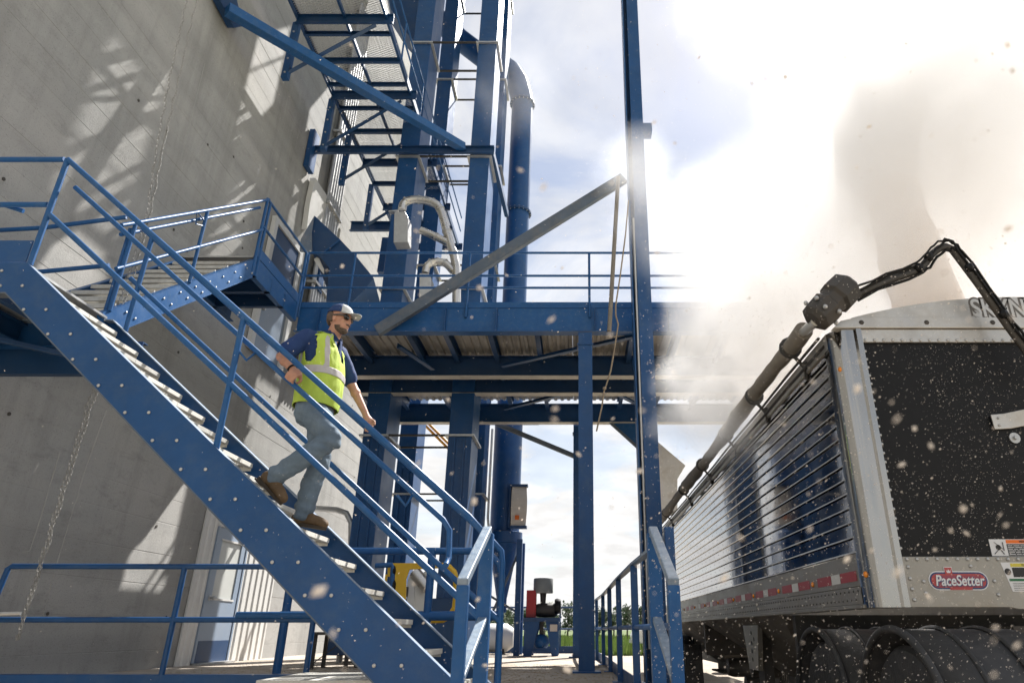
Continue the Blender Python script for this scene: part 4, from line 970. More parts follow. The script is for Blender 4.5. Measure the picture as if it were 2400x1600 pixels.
MB().slab([(2.165, BP - .0066, .858), (2.172, BP - .0066, .846), (2.18, BP - .0066, .858), (2.188, BP - .0066, .846), (2.195, BP - .0066, .858), (2.19, BP - .0066, .838), (2.17, BP - .0066, .838)], (0, .0003, 0)).build('crest_crown', M['print_w'], badge)
MB().box(2.17, 2.30, BP - .0068, BP - .006, .744, .756).build('ribbon', M['print_r'], badge)
def text(body, size, loc, m, name, parent, shear=0, off=0, sx=1, ext=.0006, align='CENTER'):
    cu = bpy.data.curves.new(name, 'FONT'); cu.body = body; cu.size = size; cu.shear = shear; cu.offset = off; cu.extrude = ext; cu.align_x = align; cu.align_y = 'CENTER'
    o = bpy.data.objects.new('tmp', cu); COL.objects.link(o); dg = bpy.context.evaluated_depsgraph_get()
    me = bpy.data.meshes.new_from_object(o.evaluated_get(dg)); bpy.data.objects.remove(o); me.materials.clear(); me.materials.append(m)
    Mx = Matrix.Translation(loc) @ Matrix.Rotation(math.pi/2, 4, 'X') @ Matrix.Diagonal((sx, 1, 1, 1)); me.transform(Mx)
    return link(name, me, parent)
text('PaceSetter', .082, (2.236, BP - .0066, .790), M['print_n'], 'badge_shadow', badge, .18, .0035, .80)
text('PaceSetter', .082, (2.232, BP - .0082, .793), M['print_w'], 'badge_lettering', badge, .18, .0016, .80)
# emblem lettering on the arch
text('SKYNYRD', .190, (3.04, TY0 - .0130, 2.556), M['etched'], 'emblem_outline', tr, 0, .018, .80)
text('SKYNYRD', .190, (3.04, TY0 - .0150, 2.556), M['alu'], 'emblem_lettering', tr, 0, .003, .80)
# warning labels
wl = MB().box(2.475, 2.86, TY0 + .0165, TY0 + .0195, .935, 1.032).build('warning_label', M['print_w'], tr)
WLY = TY0 + .0160
MB().box(2.575, 2.855, WLY - .0005, WLY + .0004, 1.008, 1.029).build('label_header', M['orange'], wl)
MB().box(2.575, 2.855, WLY - .0005, WLY + .0004, .938, 1.004).build('label_text_block', M['print_k'], wl)
b = MB()
for i in range(6):
    x = 2.58
    while x < 2.845:
        l = random.uniform(.02, .05); b.box(x, min(x + l, 2.85), WLY - .0009, WLY - .0006, .944 + i*.0098, .9475 + i*.0098); x += l + .006
b.build('label_lines', M['print_w'], wl)
text('WARNING', .019, (2.70, WLY - .0012, 1.018), M['print_k'], 'label_word', wl, 0, .0004)
b = MB(); c = Vector((2.522, WLY - .0008, .985))
b.add([c + Vector((.016*math.cos(t), 0, .016*math.sin(t))) for t in [2*math.pi*i/14 for i in range(14)]], [tuple(range(14))])
b.bar(c + Vector((-.02,0,.03)), c + Vector((.025,0,-.01)), .001, .006, (0,1,0)).bar(c + Vector((.03,0,.03)), c + Vector((.03,0,-.02)), .002, .008, (0,1,0)).bar(c + Vector((.0,0,-.012)), c + Vector((-.03,0,-.038)), .002, .008, (0,1,0)).bar(c + Vector((.01,0,-.012)), c + Vector((.028,0,-.04)), .002, .008, (0,1,0))
b.build('pictogram', M['print_k'], wl)
cl_ = MB().slab([(2.50, BP - .0015, .897), (2.78, BP - .0015, .897), (2.78, BP - .0015, .735), (2.535, BP - .0015, .735)], (0, .001, 0)).build('caution_label', M['print_w'], tr)
MB().box(2.555, 2.77, BP - .0025, BP - .0018, .872, .892).build('label_header', M['print_y'], cl_)
MB().box(2.56, 2.77, BP - .0025, BP - .0018, .815, .868).build('label_text_block', M['print_k'], cl_)
MB().box(2.53, 2.77, BP - .0025, BP - .0018, .792, .806).build('label_stripe', M['print_g'], cl_)
text('CAUTION', .017, (2.66, BP - .0030, .882), M['print_k'], 'label_word', cl_, 0, .0003)
b = MB()
for i in range(5): b.box(2.545, 2.76, BP - .0025, BP - .0018, .742 + i*.0095, .7445 + i*.0095)
b.build('label_lines', M['print_k'], cl_)
MB().lathe((2.532, BP - .0018, .845), [(.014,0),(.019,0),(.019,-.001),(.014,-.001)], 16, 'Y').build('prohibit_ring', M['print_k'], cl_)
p = [at(2321,972,Y=TY0), at(2352,969,Y=TY0), at(2420,955,Y=TY0), at(2420,994,Y=TY0), at(2368,1004,Y=TY0), at(2331,1006,Y=TY0)]
tb_ = MB().slab([q + Vector((0,-.006,0)) for q in p], (0,.012,0)).build('latch_plate', M['alu'], tr, bevel=.003)
for pp in ((2340,979),(2343,996)):
    q = at(*pp, Y=TY0 - .008); MB().ball(q, .009, 8, 5).build('bolt', M['galv'], tb_)
q = at(2378,1026,Y=TY0 + .015); MB().lathe(q, [(0,-.004),(.035,-.004),(.035,.004),(0,.004)], 14, 'Y').lathe(q, [(0,-.02),(.012,-.02),(.014,-.004),(0,-.004)], 8, 'Y').build('latch_stud', M['galv'], tr)
# reflective tape and amber marker lamps on the side rail
lens = MB().ball((0,0,0), (.012,.019,.019), 12, 8).mesh('marker_lamp', M['amber'], 60)
lamps = [at(*p, X=TX0 - .008) for p in ((1604,1440),(1629,1436),(1653,1431),(1684,1425),(1720,1417),(1767,1407),(1826,1396),(1906,1381),(2030,1355))]
for p in lamps: link('marker_lamp', lens, tr, (TX0 - .008, p.y, .835))
link('marker_lamp', lens, tr, (TX0 + .022, TY0 + .035, 2.13))
y = 4.42; red = True
while y < 12.3:
    l = .29 if red else .17
    if not any(y - .05 < p.y < y + l + .05 for p in lamps):
        MB().box(TX0 - .0062, TX0 - .0042, y, y + l - .012, .808, .868).build('reflector_strip', M['retro_red'] if red else M['retro_white'], tr)
    y += l; red = not red
# running gear: fenders, tyres, hoppers, legs
def wheel(cx_, cy, cz, r, wdt, parent, m=M['rubber'], rim=M['dsteel'], nm='tyre'):
    h = wdt / 2
    P = [(r*.56,-h),(r*.80,-h*1.06),(r*.95,-h*.96),(r,-h*.75)]
    for k in range(5):
        xg = -h*.75 + h*1.5*(k+.5)/5; P += [(r, xg - .016), (r - .014, xg - .008), (r - .014, xg + .008), (r, xg + .016)]
    P += [(r,h*.75),(r*.95,h*.96),(r*.80,h*1.06),(r*.56,h)]
    t = MB().lathe((cx_,cy,cz), P, 40, 'X').build(nm, m, parent, smooth=35)
    MB().lathe((cx_,cy,cz), [(0,-h*.5),(r*.22,-h*.7),(r*.26,-h*.35),(r*.48,-h*.3),(r*.56,-h*.95),(r*.57,h*.95),(0,h*.9)], 24, 'X').build('rim', rim, t, smooth=35)
    return t
WZ = ROAD + .50
M['goldhub'] = mat('brass_hub', (.33,.24,.10), .5, .6)
for cy in (5.58, 4.22):
    for x0, x1, s in ((1.79, 2.46, 1), (3.60, 4.26, -1)):
        f = MB(); n = 44; pr = []
        for k in range(n + 1):
            t = math.radians(-4 + 188 * k / n); pr.append((cy + .585*math.cos(t), WZ + .585*math.sin(t)))
        for (a, b1), (c, d1) in zip(pr[:-1], pr[1:]):
            f.add([(x0,a,b1),(x1,a,b1),(x1,c,d1),(x0,c,d1)], [(0,1,2,3)])
        fo = f.build('fender', M['rubber'], tr, smooth=60)
        so_ = fo.modifiers.new('thick', 'SOLIDIFY'); so_.thickness = .014
        MB().pipe([(x0 if s > 0 else x1, a, b1) for a, b1 in pr], .022, 8).build('rolled_edge', M['rubber'], fo, smooth=60)
        for fx in (.36, .72):
            MB().pipe([(x0 + (x1-x0)*fx, cy + (a-cy)*1.012, WZ + (b1-WZ)*1.012) for a, b1 in pr], .014, 6).build('fender_rib', M['rubber'], fo, smooth=60)
        for cx_ in (x0 + .17, x0 + .47):
            wheel(cx_, cy, WZ, .50, .26, tr)
        MB().lathe(((x0 if s > 0 else x1) , cy, WZ), [(0,-.03 if s>0 else .03),(.06,-.03 if s>0 else .03),(.085,.06 if s>0 else -.06),(.085,.2 if s>0 else -.2)], 20, 'X').build('hub', M['goldhub'], tr, smooth=40)
    MB().tube((2.0, cy, WZ), (4.1, cy, WZ), .065, 12).build('axle', M['dsteel'], tr)
for y0, y1, ym in ((6.35, 10.6, 8.7), (10.7, 16.6, 13.2)):
    a = MB(); 
    rg = [[(TX0+.05,y0,.648),(TX1-.05,y0,.648),(TX1-.05,y1,.648),(TX0+.05,y1,.648)], [(2.55,ym-.45,.02),(3.5,ym-.45,.02),(3.5,ym+.45,.02),(2.55,ym+.45,.02)], [(2.55,ym-.45,-.12),(3.5,ym-.45,-.12),(3.5,ym+.45,-.12),(2.55,ym+.45,-.12)]]
    a.loft(rg).build('hopper', M['under'], tr)
    MB().box(2.45,3.6,ym-.55,ym+.55,-.15,-.122).build('hopper_gate', M['dsteel'], tr)
for yy_ in (6.2, 10.65): MB().box(TX0 + .1, TX1 - .1, yy_ - .04, yy_ + .04, .2, .645).build('cross_member', M['dsteel'], tr)
lg = MB().slab([(1.87,8.35,.645),(1.87,7.62,.645),(1.87,7.78,.14),(1.87,8.18,.14)], (.05,0,0)).build('support_gusset', M['alu2'], tr, bevel=.004)
for z, y in ((.50,7.95),(.44,7.85),(.40,7.96),(.32,7.98),(.24,7.98)): MB().lathe((1.868,y,z), [(0,-.001),(.022,-.001),(.022,.0),(0,0)], 10, 'X').build('gusset_hole', M['black'], lg)
for x in (1.95, 4.05): MB().box(x,x+.1,7.85,8.1,ROAD,.6).build('landing_leg', M['dsteel'], tr)
for x in (2.55, 3.4): MB().box(x,x+.1,4.3,8.2,.2,.55).build('frame_rail', M['dsteel'], tr)
for x, y, z in ((2.2,9.6,.1),(2.3,11.6,.0),(2.15,7.0,.05),(2.4,10.9,-.2)):
    MB().lathe((x,y,z), [(0,0),(.12,.02),(.14,.1),(.14,.35),(.1,.42),(0,.44)], 14, 'X').build('air_tank', M['dsteel'], tr, smooth=40)
# rolled tarp, cables, motor and swing arm
random.seed(9)
RX = 1.615
pts = []; rs = []
n = 90
for i in range(n + 1):
    y = 4.42 + (17.3 - 4.42) * i / n
    pts.append((RX + random.uniform(-.004,.004), y, 2.505 + .012*math.sin(y*1.3) + random.uniform(-.004,.004))); rs.append(.068 + .010*math.sin(y*2.1) + random.uniform(-.004,.006))
roll = MB().pipe(pts, .07, 14, rs).build('rolled_tarp', M['tarp'], tr, smooth=70)
for y in (4.75, 5.9, 7.2, 8.7, 10.4, 12.6):
    a = MB().lathe((RX, y, 2.50), [(.080,-.02),(.086,-.01),(.086,.01),(.078,.02)], 14, 'Y').pipe([(RX+.02,y,2.43),(RX+.10,y+.02,2.34),(RX+.11,y+.05,2.26)], .014, 6).ball((RX+.1,y,2.36), .035, 8, 6)
    a.build('tie_strap', M['dsteel'], roll)
for dx, dz in ((.07,-.10),(.10,-.16),(.06,-.20)):
    MB().pipe([(RX+dx, 4.35+i*.8, 2.505+dz+.006*math.sin(i*2.1)) for i in range(16)], .011, 6).build('tarp_cable', M['dsteel'], tr)
AR = lambda x, y, Y=4.06: at(x, y, Y=Y)
MB().tube(Vector((RX, 4.5, 2.50)), AR(1913,752), .034, 12).build('roll_tube', M['alu'], tr, smooth=50)
d0, d1 = AR(1905,752), AR(1997,660)
dd = (d1 - d0).normalized()
mt_ = MB(); up_ = Vector((0,1,0)); sd_ = dd.cross(up_).normalized()
def ring8(c, r, k=8): return [c + (sd_*math.cos(2*math.pi*i/k + .39)*r + up_*math.sin(2*math.pi*i/k + .39)*r) for i in range(k)]
mt_.loft([ring8(d0, .07), ring8(d0 + dd*.03, .105), ring8(d0 + dd*.15, .115), ring8(d0 + dd*.17, .10), ring8(d0 + dd*.22, .10), ring8(d0 + dd*.24, .122), ring8(d0 + dd*.36, .118), ring8(d0 + dd*.40, .07)])
mo = mt_.build('tarp_motor', M['dsteel'], tr, bevel=.004)
b = MB(); b.obj = None
for i in range(8):
    t = 2*math.pi*i/8; c = d0 + dd*(.07 + .03*(i%3)) + sd_*math.cos(t)*.115 + up_*math.sin(t)*.115
    MB().ball(c, .016, 8, 5).build('motor_bolt', M['galv'], mo)
arm = [AR(*p) for p in ((1985,700),(2010,690),(2080,658),(2150,634),(2166,620),(2182,598),(2200,583),(2216,578),(2232,585),(2248,606),(2290,662),(2330,718),(2365,768),(2400,815),(2440,866))]
q = [arm[0]]
for a, c in zip(arm[:-1], arm[1:]): q += [a.lerp(c, .5), c]
ao = MB().pipe(q, .026, 10).build('swing_arm', M['dsteel'], tr, smooth=60)
for o_, r_ in ((Vector((.02,-.03,.03)), .009), (Vector((-.012,-.036,.036)), .008), (Vector((.03,-.02,-.03)), .010)):
    w_ = [p + o_ + Vector((random.uniform(-.007,.007), 0, random.uniform(-.010,.012))) for p in q[1:-1:1]]
    MB().pipe(w_, r_, 6).build('arm_cable', M['black'], ao, smooth=60)
for i in (6, 9, 19, 23): MB().tube(q[i] - Vector((.0,0,.04)), q[i] + Vector((.03,-.03,.055)), .004, 5).ball(q[i] + Vector((0,-.02,.01)), .034, 8, 6).build('cable_tie', M['black'], ao)
# chaff stuck to the rear panel and drifting specks on the side
random.seed(31)
b = MB()
for _ in range(3800):
    x = random.uniform(TX0 + .22, 3.6); z = random.uniform(.95, 2.3)
    if random.random() > .35 + 1.6 * mnoise.noise(Vector((x*2.2, 3.3, z*2.2))) + .25 * (z - 1.4): continue
    s = random.uniform(.0010, .0032) * (1.9 if random.random() < .10 else 1); a = random.uniform(0, 6.28)
    dx, dz = math.cos(a)*s, math.sin(a)*s*.6
    b.add([(x-dx, TY0+.017, z-dz), (x+dz*.6, TY0+.013, z-dx*.6), (x+dx, TY0+.016, z+dz), (x-dz*.6, TY0+.015, z+dx*.6)], [(0,1,2,3)])
M['chaff'] = mat('pale_chaff', (.90,.84,.77), .8, trans=.62)
o = b.build('stuck_chaff', M['chaff'], tr); o['kind'] = 'stuff'

# truck tractor in front of the trailer
tk = thing('truck_tractor', 'dark truck tractor coupled ahead of the grain trailer mostly hidden behind it', 'truck', (3, 18, ROAD))
for cy in (13.7, 15.05, 20.6):
    for cx_ in (1.98, 4.06): wheel(cx_, cy, WZ, .50, .27, tk)
for x in (2.65, 3.3): MB().box(x,x+.1,12.8,21.2,-.05,.25).build('frame_rail', M['dsteel'], tk)
MB().box(1.95,4.1,17.6,19.6,.2,2.6).build('cab', M['dsteel'], tk, bevel=.08)
MB().box(2.2,3.85,19.62,21.3,.2,1.3).build('bonnet', M['dsteel'], tk, bevel=.1)
MB().box(2.1,3.95,19.605,19.63,1.45,2.35).build('windscreen', M['glass_dk'], tk)
MB().box(1.94,1.952,18.2,19.4,1.4,2.3).build('side_window', M['glass_dk'], tk)
for x in (1.86, 3.95): MB().box(x,x+.3,12.95,12.97,ROAD+.1,.3).build('mud_flap', M['rubber'], tk)

# ================================================================== LOAD-OUT SPOUT, overhead gallery and falling grain
ls = thing('loadout_spout', 'grey load-out hopper and spout over the trailer, half lost in dust', 'spout', (3.9, 7, 5.6))
def ringr(x, y, z, r, n=20): return [(x + r*math.cos(2*math.pi*(k+.5)/n), y + r*math.sin(2*math.pi*(k+.5)/n), z) for k in range(n)]
MB().loft([ringr(3.86,7.0,5.6,.38,4), ringr(3.88,7.0,6.1,.46,4), ringr(3.92,7.0,6.5,.62,4), ringr(3.95,7.0,7.0,.62,4)]).build('hopper', M['alu'], ls, bevel=.02)
MB().lathe((3.88,7.0,6.1), [(.37,-.03),(.43,-.03),(.43,.03),(.37,.03)], 24).build('flange', M['galv'], ls)
MB().tube((3.95,7.0,7.0), (7.6,7.4,11.2), .17, 16).build('feed_tube', M['alu'], ls, smooth=40)
gs = MB(); rings = []
random.seed(4)
for k in range(15):
    z = 5.6 - k * .26; r = .30 + .012 * k
    rings.append([(3.88 + .02*k + r*(1 + random.uniform(-.12,.12))*math.cos(t), 7.0 + r*(1 + random.uniform(-.12,.12))*math.sin(t), z) for t in [2*math.pi*i/18 for i in range(18)]])
M['grain'] = mat('falling_grain', (.42,.26,.12), .9, var=.3, vscale=6, stretch=(3,3,.5), trans=.3)
g = gs.loft(rings).build('grain_stream', M['grain'], smooth=80); g['kind'] = 'stuff'; g['label'] = 'tan stream of grain falling from the spout into the trailer'; g['category'] = 'grain stream'
heap = MB(); rg = []
for k in range(6):
    r = 1.05 * (1 - k / 5.2); rg.append([(3.0 + r*1.0*math.cos(t), 7.6 + r*2.2*math.sin(t), 2.0 + .09*k) for t in [2*math.pi*i/20 for i in range(20)]])
h = heap.loft(rg).build('grain_heap', M['grain'], smooth=80); h['kind'] = 'stuff'; h['label'] = 'heap of grain inside the open trailer'; h['category'] = 'grain heap'

# ================================================================== THE MAN
def evaluated(o):
    dg = bpy.context.evaluated_depsgraph_get(); dg.update()
    me = bpy.data.meshes.new_from_object(o.evaluated_get(dg)); return me
def vox(mb, name, m, parent, voxel, smooth=6, disp=None):
    me = mb.mesh(name, None); o = bpy.data.objects.new('tmp', me); COL.objects.link(o)
    r = o.modifiers.new('r', 'REMESH'); r.mode = 'VOXEL'; r.voxel_size = voxel
    if smooth:
        s = o.modifiers.new('s', 'SMOOTH'); s.iterations = smooth; s.factor = .5
    me2 = evaluated(o); bpy.data.objects.remove(o); bpy.data.meshes.remove(me)
    me2.name = name; me2.materials.clear(); me2.materials.append(m)
    if disp:
        n = len(me2.vertices); co = np.empty(n*3, np.float32); me2.vertices.foreach_get('co', co); no = np.empty(n*3, np.float32); me2.vertices.foreach_get('normal', no)
        co = co.reshape(-1,3); no = no.reshape(-1,3)
        for i in range(n): co[i] += no[i] * disp(Vector(co[i]))
        me2.vertices.foreach_set('co', co.ravel())
    me2.polygons.foreach_set('use_smooth', [True]*len(me2.polygons)); me2.update()
    return link(name, me2, parent)
def limb(mb, pts, rs, n=16, sy=1.0):
    pts = [Vector(p) for p in pts]
    P = [pts[0]]; S = [rs[0]]
    for a, c, ra, rc in zip(pts[:-1], pts[1:], rs[:-1], rs[1:]):
        for t in (.34, .67, 1): P.append(a.lerp(c, t)); S.append(ra + (rc - ra)*t)
    mb.pipe(P, 0, n, S); mb.ball(P[0], rs[0], 14, 10); mb.ball(P[-1], rs[-1], 14, 10)
    for p, r in zip(pts[1:-1], rs[1:-1]): mb.ball(p, r, 14, 10)
    return mb
def ell(c, a, b, ux, uy, n=28, sq=2.3):
    out = []
    for i in range(n):
        t = 2*math.pi*i/n; ct, st_ = math.cos(t), math.sin(t)
        out.append(c + ux * (a * math.copysign(abs(ct)**(2/sq), ct)) + uy * (b * math.copysign(abs(st_)**(2/sq), st_)))
    return out
man = thing('person', 'bearded man in lime safety vest, jeans and blue-grey cap walking down the front stair', 'person', (-2.1, 5.3, 1.27))
FX, FY, FZ = Vector((1,0,0)), Vector((0,1,0)), Vector((0,0,1))
hip = Vector((-2.165, 5.32, 2.20)); chest = Vector((-2.165, 5.32, 2.62)); neck = Vector((-2.115, 5.32, 2.83)); headc = Vector((-2.055, 5.30, 2.985))
shR = Vector((-2.245, 5.13, 2.775)); elR = Vector((-2.385, 5.045, 2.545)); wrR = Vector((-2.262, 5.03, 2.425))
shL = Vector((-2.105, 5.53, 2.765)); elL = Vector((-1.985, 5.60, 2.50)); wrL = Vector((-1.84, 5.60, 2.255))
hpR = Vector((-2.16, 5.225, 2.185)); knR = Vector((-1.945, 5.20, 1.90)); anR = Vector((-2.335, 5.20, 1.625))
hpL = Vector((-2.15, 5.415, 2.185)); knL = Vector((-2.09, 5.42, 1.78)); anL = Vector((-2.165, 5.42, 1.37))
hr = Vector((-2.24, 5.0, 2.355))              # where the right hand closes on the grab rail
# torso profile: (z, centre x, half depth, half width)
TOR = [(2.10,-2.165,.115,.165),(2.18,-2.16,.135,.180),(2.26,-2.155,.142,.182),(2.36,-2.15,.150,.180),(2.46,-2.150,.150,.184),(2.56,-2.155,.146,.196),(2.66,-2.165,.138,.208),(2.73,-2.168,.118,.205),(2.79,-2.155,.088,.165),(2.825,-2.14,.066,.095)]
def torso(k, z0=0, z1=9, dz=0): return [ell(Vector((x, 5.325, z + dz)), a + k, b + k, FX, FY) for z, x, a, b in TOR if z0 <= z <= z1]
# --- bare body, one continuous surface
bd_ = MB(); bd_.loft(torso(-.025))
limb(bd_, [hpR, knR, anR], [.070,.050,.040]); limb(bd_, [hpL, knL, anL], [.070,.050,.040])

limb(bd_, [shR, elR, wrR], [.050,.043,.029]); limb(bd_, [shL, elL, wrL], [.050,.043,.029])
for e_, w_ in ((elR, wrR), (elL, wrL)): bd_.ball(e_.lerp(w_, .3), .046, 12, 8)
limb(bd_, [neck + Vector((-.02,0,-.06)), neck + Vector((.015,0,.03)), headc + Vector((-.01,0,-.06))], [.066,.060,.062])
yaw = Matrix.Rotation(R(-10), 3, 'Z') @ Matrix.Rotation(R(6), 3, 'Y')
def H(x, y, z): return headc + yaw @ Vector((x, y, z))
bd_.ball(H(-.012,0,.035), (.100,.077,.098), 24, 16, yaw)       # cranium
bd_.ball(H(.020,0,-.045), (.072,.062,.072), 20, 14, yaw)       # face and jaw
bd_.ball(H(.050,0,-.090), (.038,.038,.032), 14, 10, yaw)       # chin
bd_.ball(H(.083,0,-.020), (.020,.013,.022), 12, 8, yaw); limb(bd_, [H(.078,0,.015), H(.096,0,-.022)], [.010,.015])   # nose
bd_.ball(H(.074,0,.030), (.018,.052,.012), 12, 8, yaw)         # brow
bd_.ball(H(.076,0,-.060), (.014,.026,.009), 12, 8, yaw); bd_.ball(H(.073,0,-.073), (.013,.023,.009), 12, 8, yaw)     # lips
for s in (-1, 1):
    bd_.ball(H(.05, s*.044, -.02), (.026,.022,.024), 10, 8, yaw)
    bd_.ball(H(-.012, s*.077, -.005), (.020,.010,.033), 12, 8, yaw)
# right hand closed round the rail
rd_ = Vector((1,0,-.82)).normalized(); nu = Vector((.82,0,1)).normalized()
pal = hr + nu*.040 + FY*.004
limb(bd_, [wrR, pal - rd_*.012], [.028,.034]); bd_.ball(pal, (.046,.026,.030), 12, 8, Matrix.Rotation(R(39),3,'Y')); bd_.ball(pal + Vector((.012,-.01,-.004)), (.040,.024,.026), 12, 8, Matrix.Rotation(R(39),3,'Y'))
for i, off in enumerate((-.036,-.013,.010,.032)):
    c = hr + rd_*off; l = (1.0,1.06,1.02,.9)[i]
    limb(bd_, [c + nu*.046 - FY*.004, c + nu*.034 - FY*.032*l, c - FY*.040*l - nu*.004, c - FY*.022 - nu*.036*l, c + FY*.008 - nu*.034], [.0125,.0115,.011,.0105,.009], 10)
limb(bd_, [pal + rd_*.03 + FY*.01, hr + rd_*.052 + nu*.022 + FY*.026, hr + rd_*.046 + FY*.038 - nu*.008, hr + rd_*.030 + FY*.028 - nu*.026], [.015,.013,.0115,.0095], 10)
# left hand relaxed
lp = wrL + Vector((.035,0,-.075)); ld_ = Vector((.30,0,-.95)).normalized(); ls_ = Vector((.95,0,.30))
limb(bd_, [wrL, lp], [.027,.034]); bd_.ball(lp, (.040,.020,.046), 12, 8)
for i, off in enumerate((-.030,-.010,.010,.029)):
    c = lp + ls_*off + ld_*.035; l = (.062,.074,.070,.056)[i]
    limb(bd_, [c, c + ld_*l*.5 + FY*-.004, c + ld_*l*.85 - FY*.018, c + ld_*l - FY*.036], [.0115,.0105,.010,.0085], 10)
limb(bd_, [lp + ls_*.03, lp + ls_*.055 + ld_*.03 - FY*.012, lp + ls_*.055 + ld_*.062 - FY*.022], [.014,.012,.0095], 10)
body_o = vox(bd_, 'body', M['skin'], man, .0065, 4)
# --- shirt: torso and short sleeves
sh = MB(); sh.loft(torso(.004, 2.2))
slR = shR.lerp(elR, .72); slL = shL.lerp(elL, .78)
limb(sh, [Vector((-2.195,5.215,2.755)), shR + Vector((-.005,.010,-.012)), slR], [.075,.070,.078]); limb(sh, [Vector((-2.13,5.45,2.75)), shL + Vector((0,-.01,-.01)), slL], [.090,.078,.074])
wr = lambda a, f: (lambda p: a * (mnoise.noise(p * f) + .5 * mnoise.noise(p * f * 2.3)))
vox(sh, 'shirt', M['navy'], man, .011, 7, wr(.006, 12))
colr = MB()
for s in (-1, 1):
    colr.slab([H(-.045, s*.060, -.135), H(.02, s*.062, -.150), H(.062, s*.022, -.205), H(.035, s*.075, -.225), H(-.05, s*.085, -.165)], (0, s*.006, .004))
colr.loft([ell(neck + Vector((-.012,0,.012)), .072, .072, FX, FY, 20), ell(neck + Vector((-.022,0,.045)), .068, .066, FX, FY, 20)], False)
colr.build('collar', M['navy'], man)
MB().bar(Vector((-2.022,5.30,2.79)), Vector((-2.005,5.30,2.60)), .035, .008, (1,0,0)).build('placket', M['navy'], man)
# --- hi-vis vest: open V front, cut armholes
VZ = [2.195 + i*.0155 for i in range(42)]
def tor_at(z):
    for (z0,x0,a0,b0),(z1,x1,a1,b1) in zip(TOR[:-1], TOR[1:]):
        if z0 <= z <= z1: t = (z-z0)/(z1-z0); return x0+(x1-x0)*t, a0+(a1-a0)*t, b0+(b1-b0)*t
    return TOR[-1][1:]
def vest_pt(z, ang, k):
    x, a, b_ = tor_at(z); ct, st_ = math.cos(ang), math.sin(ang); sq = 2.3
    fold = .010 * mnoise.noise(Vector((ang*1.6, z*3.0, 1.7))) + .006 * mnoise.noise(Vector((ang*5, z*9, 3))) + .012*max(0, (2.45 - z))*2
    return Vector((x + (a + k + fold)*math.copysign(abs(ct)**(2/sq), ct), 5.325 + (b_ + k + fold)*math.copysign(abs(st_)**(2/sq), st_), z))
NA = 128
def vest_cells(test, k, name, m, parent, th):
    b = MB(); idx = {}
    def vi(i, j):
        i %= NA
        if (i, j) not in idx:
            idx[(i, j)] = len(b.v); b.v.append(tuple(vest_pt(VZ[j], 2*math.pi*i/NA, k)))
        return idx[(i, j)]
    for j in range(len(VZ)-1):
        for i in range(NA):
            a = (2*math.pi*(i+.5)/NA + math.pi) % (2*math.pi) - math.pi; z = (VZ[j]+VZ[j+1])/2
            if test(a, z): b.f.append((vi(i,j), vi(i+1,j), vi(i+1,j+1), vi(i,j+1)))
    o = b.build(name, m, parent, smooth=70)
    s_ = o.modifiers.new('thick', 'SOLIDIFY'); s_.thickness = th; s_.offset = 1
    o.modifiers.new('sub', 'SUBSURF').render_levels = 1
    return o
def on_vest(a, z):
    if z > 2.60 and abs(a) < .06 + (z - 2.60) * 2.6: return False                    # V neck
    if z > 2.775 and abs(abs(a) - math.pi/2) < .62: return z < 2.82
    for s in (-1, 1):
        if z > 2.52 and abs(a - s*1.75) < .31 * math.sqrt(max(0, 1 - ((z - 2.67)/.140)**2)): return False
    if z > 2.80 and abs(a) > 2.5: return False
    return True
vs_ = vest_cells(on_vest, .019, 'vest', M['vest'], man, .006)
vest_cells(lambda a, z: 2.44 < z < 2.50 and on_vest(a, z), .0265, 'reflective_band', M['reflect'], vs_, .002)
for s in (-1, 1):
    vest_cells(lambda a, z, s=s: z > 2.495 and abs(a - s*(.98 - .10*(z-2.5)/.3)) < .13 and on_vest(a, z), .0265, 'shoulder_band', M['reflect'], vs_, .002)
    vest_cells(lambda a, z, s=s: z > 2.495 and abs(abs(a) - 2.35) < .12 and a*s > 0 and on_vest(a, z), .0265, 'back_band', M['reflect'], vs_, .002)
# shoulder straps closing the vest over the shoulders
for s, y0 in ((-1, 5.215), (1, 5.435)):
    P = [(-2.035,y0 + s*.005,2.70),(-2.055,y0 + s*.010,2.755),(-2.10,y0 + s*.012,2.815),(-2.165,y0 + s*.012,2.835),(-2.23,y0 + s*.010,2.80),(-2.27,y0,2.73)]
    b = MB()
    for p, q_ in zip(P[:-1], P[1:]):
        b.add([(p[0],p[1]-.045,p[2]-.012*(s<0)),(p[0],p[1]+.045,p[2]-.012*(s>0)),(q_[0],q_[1]+.045,q_[2]-.012*(s>0)),(q_[0],q_[1]-.045,q_[2]-.012*(s<0))], [(0,1,2,3)])
    o = b.build('shoulder_strap', M['vest'], vs_, smooth=80); m_ = o.modifiers.new('t','SOLIDIFY'); m_.thickness = .012; m_.offset = 1
    o.modifiers.new('sub','SUBSURF').render_levels = 2
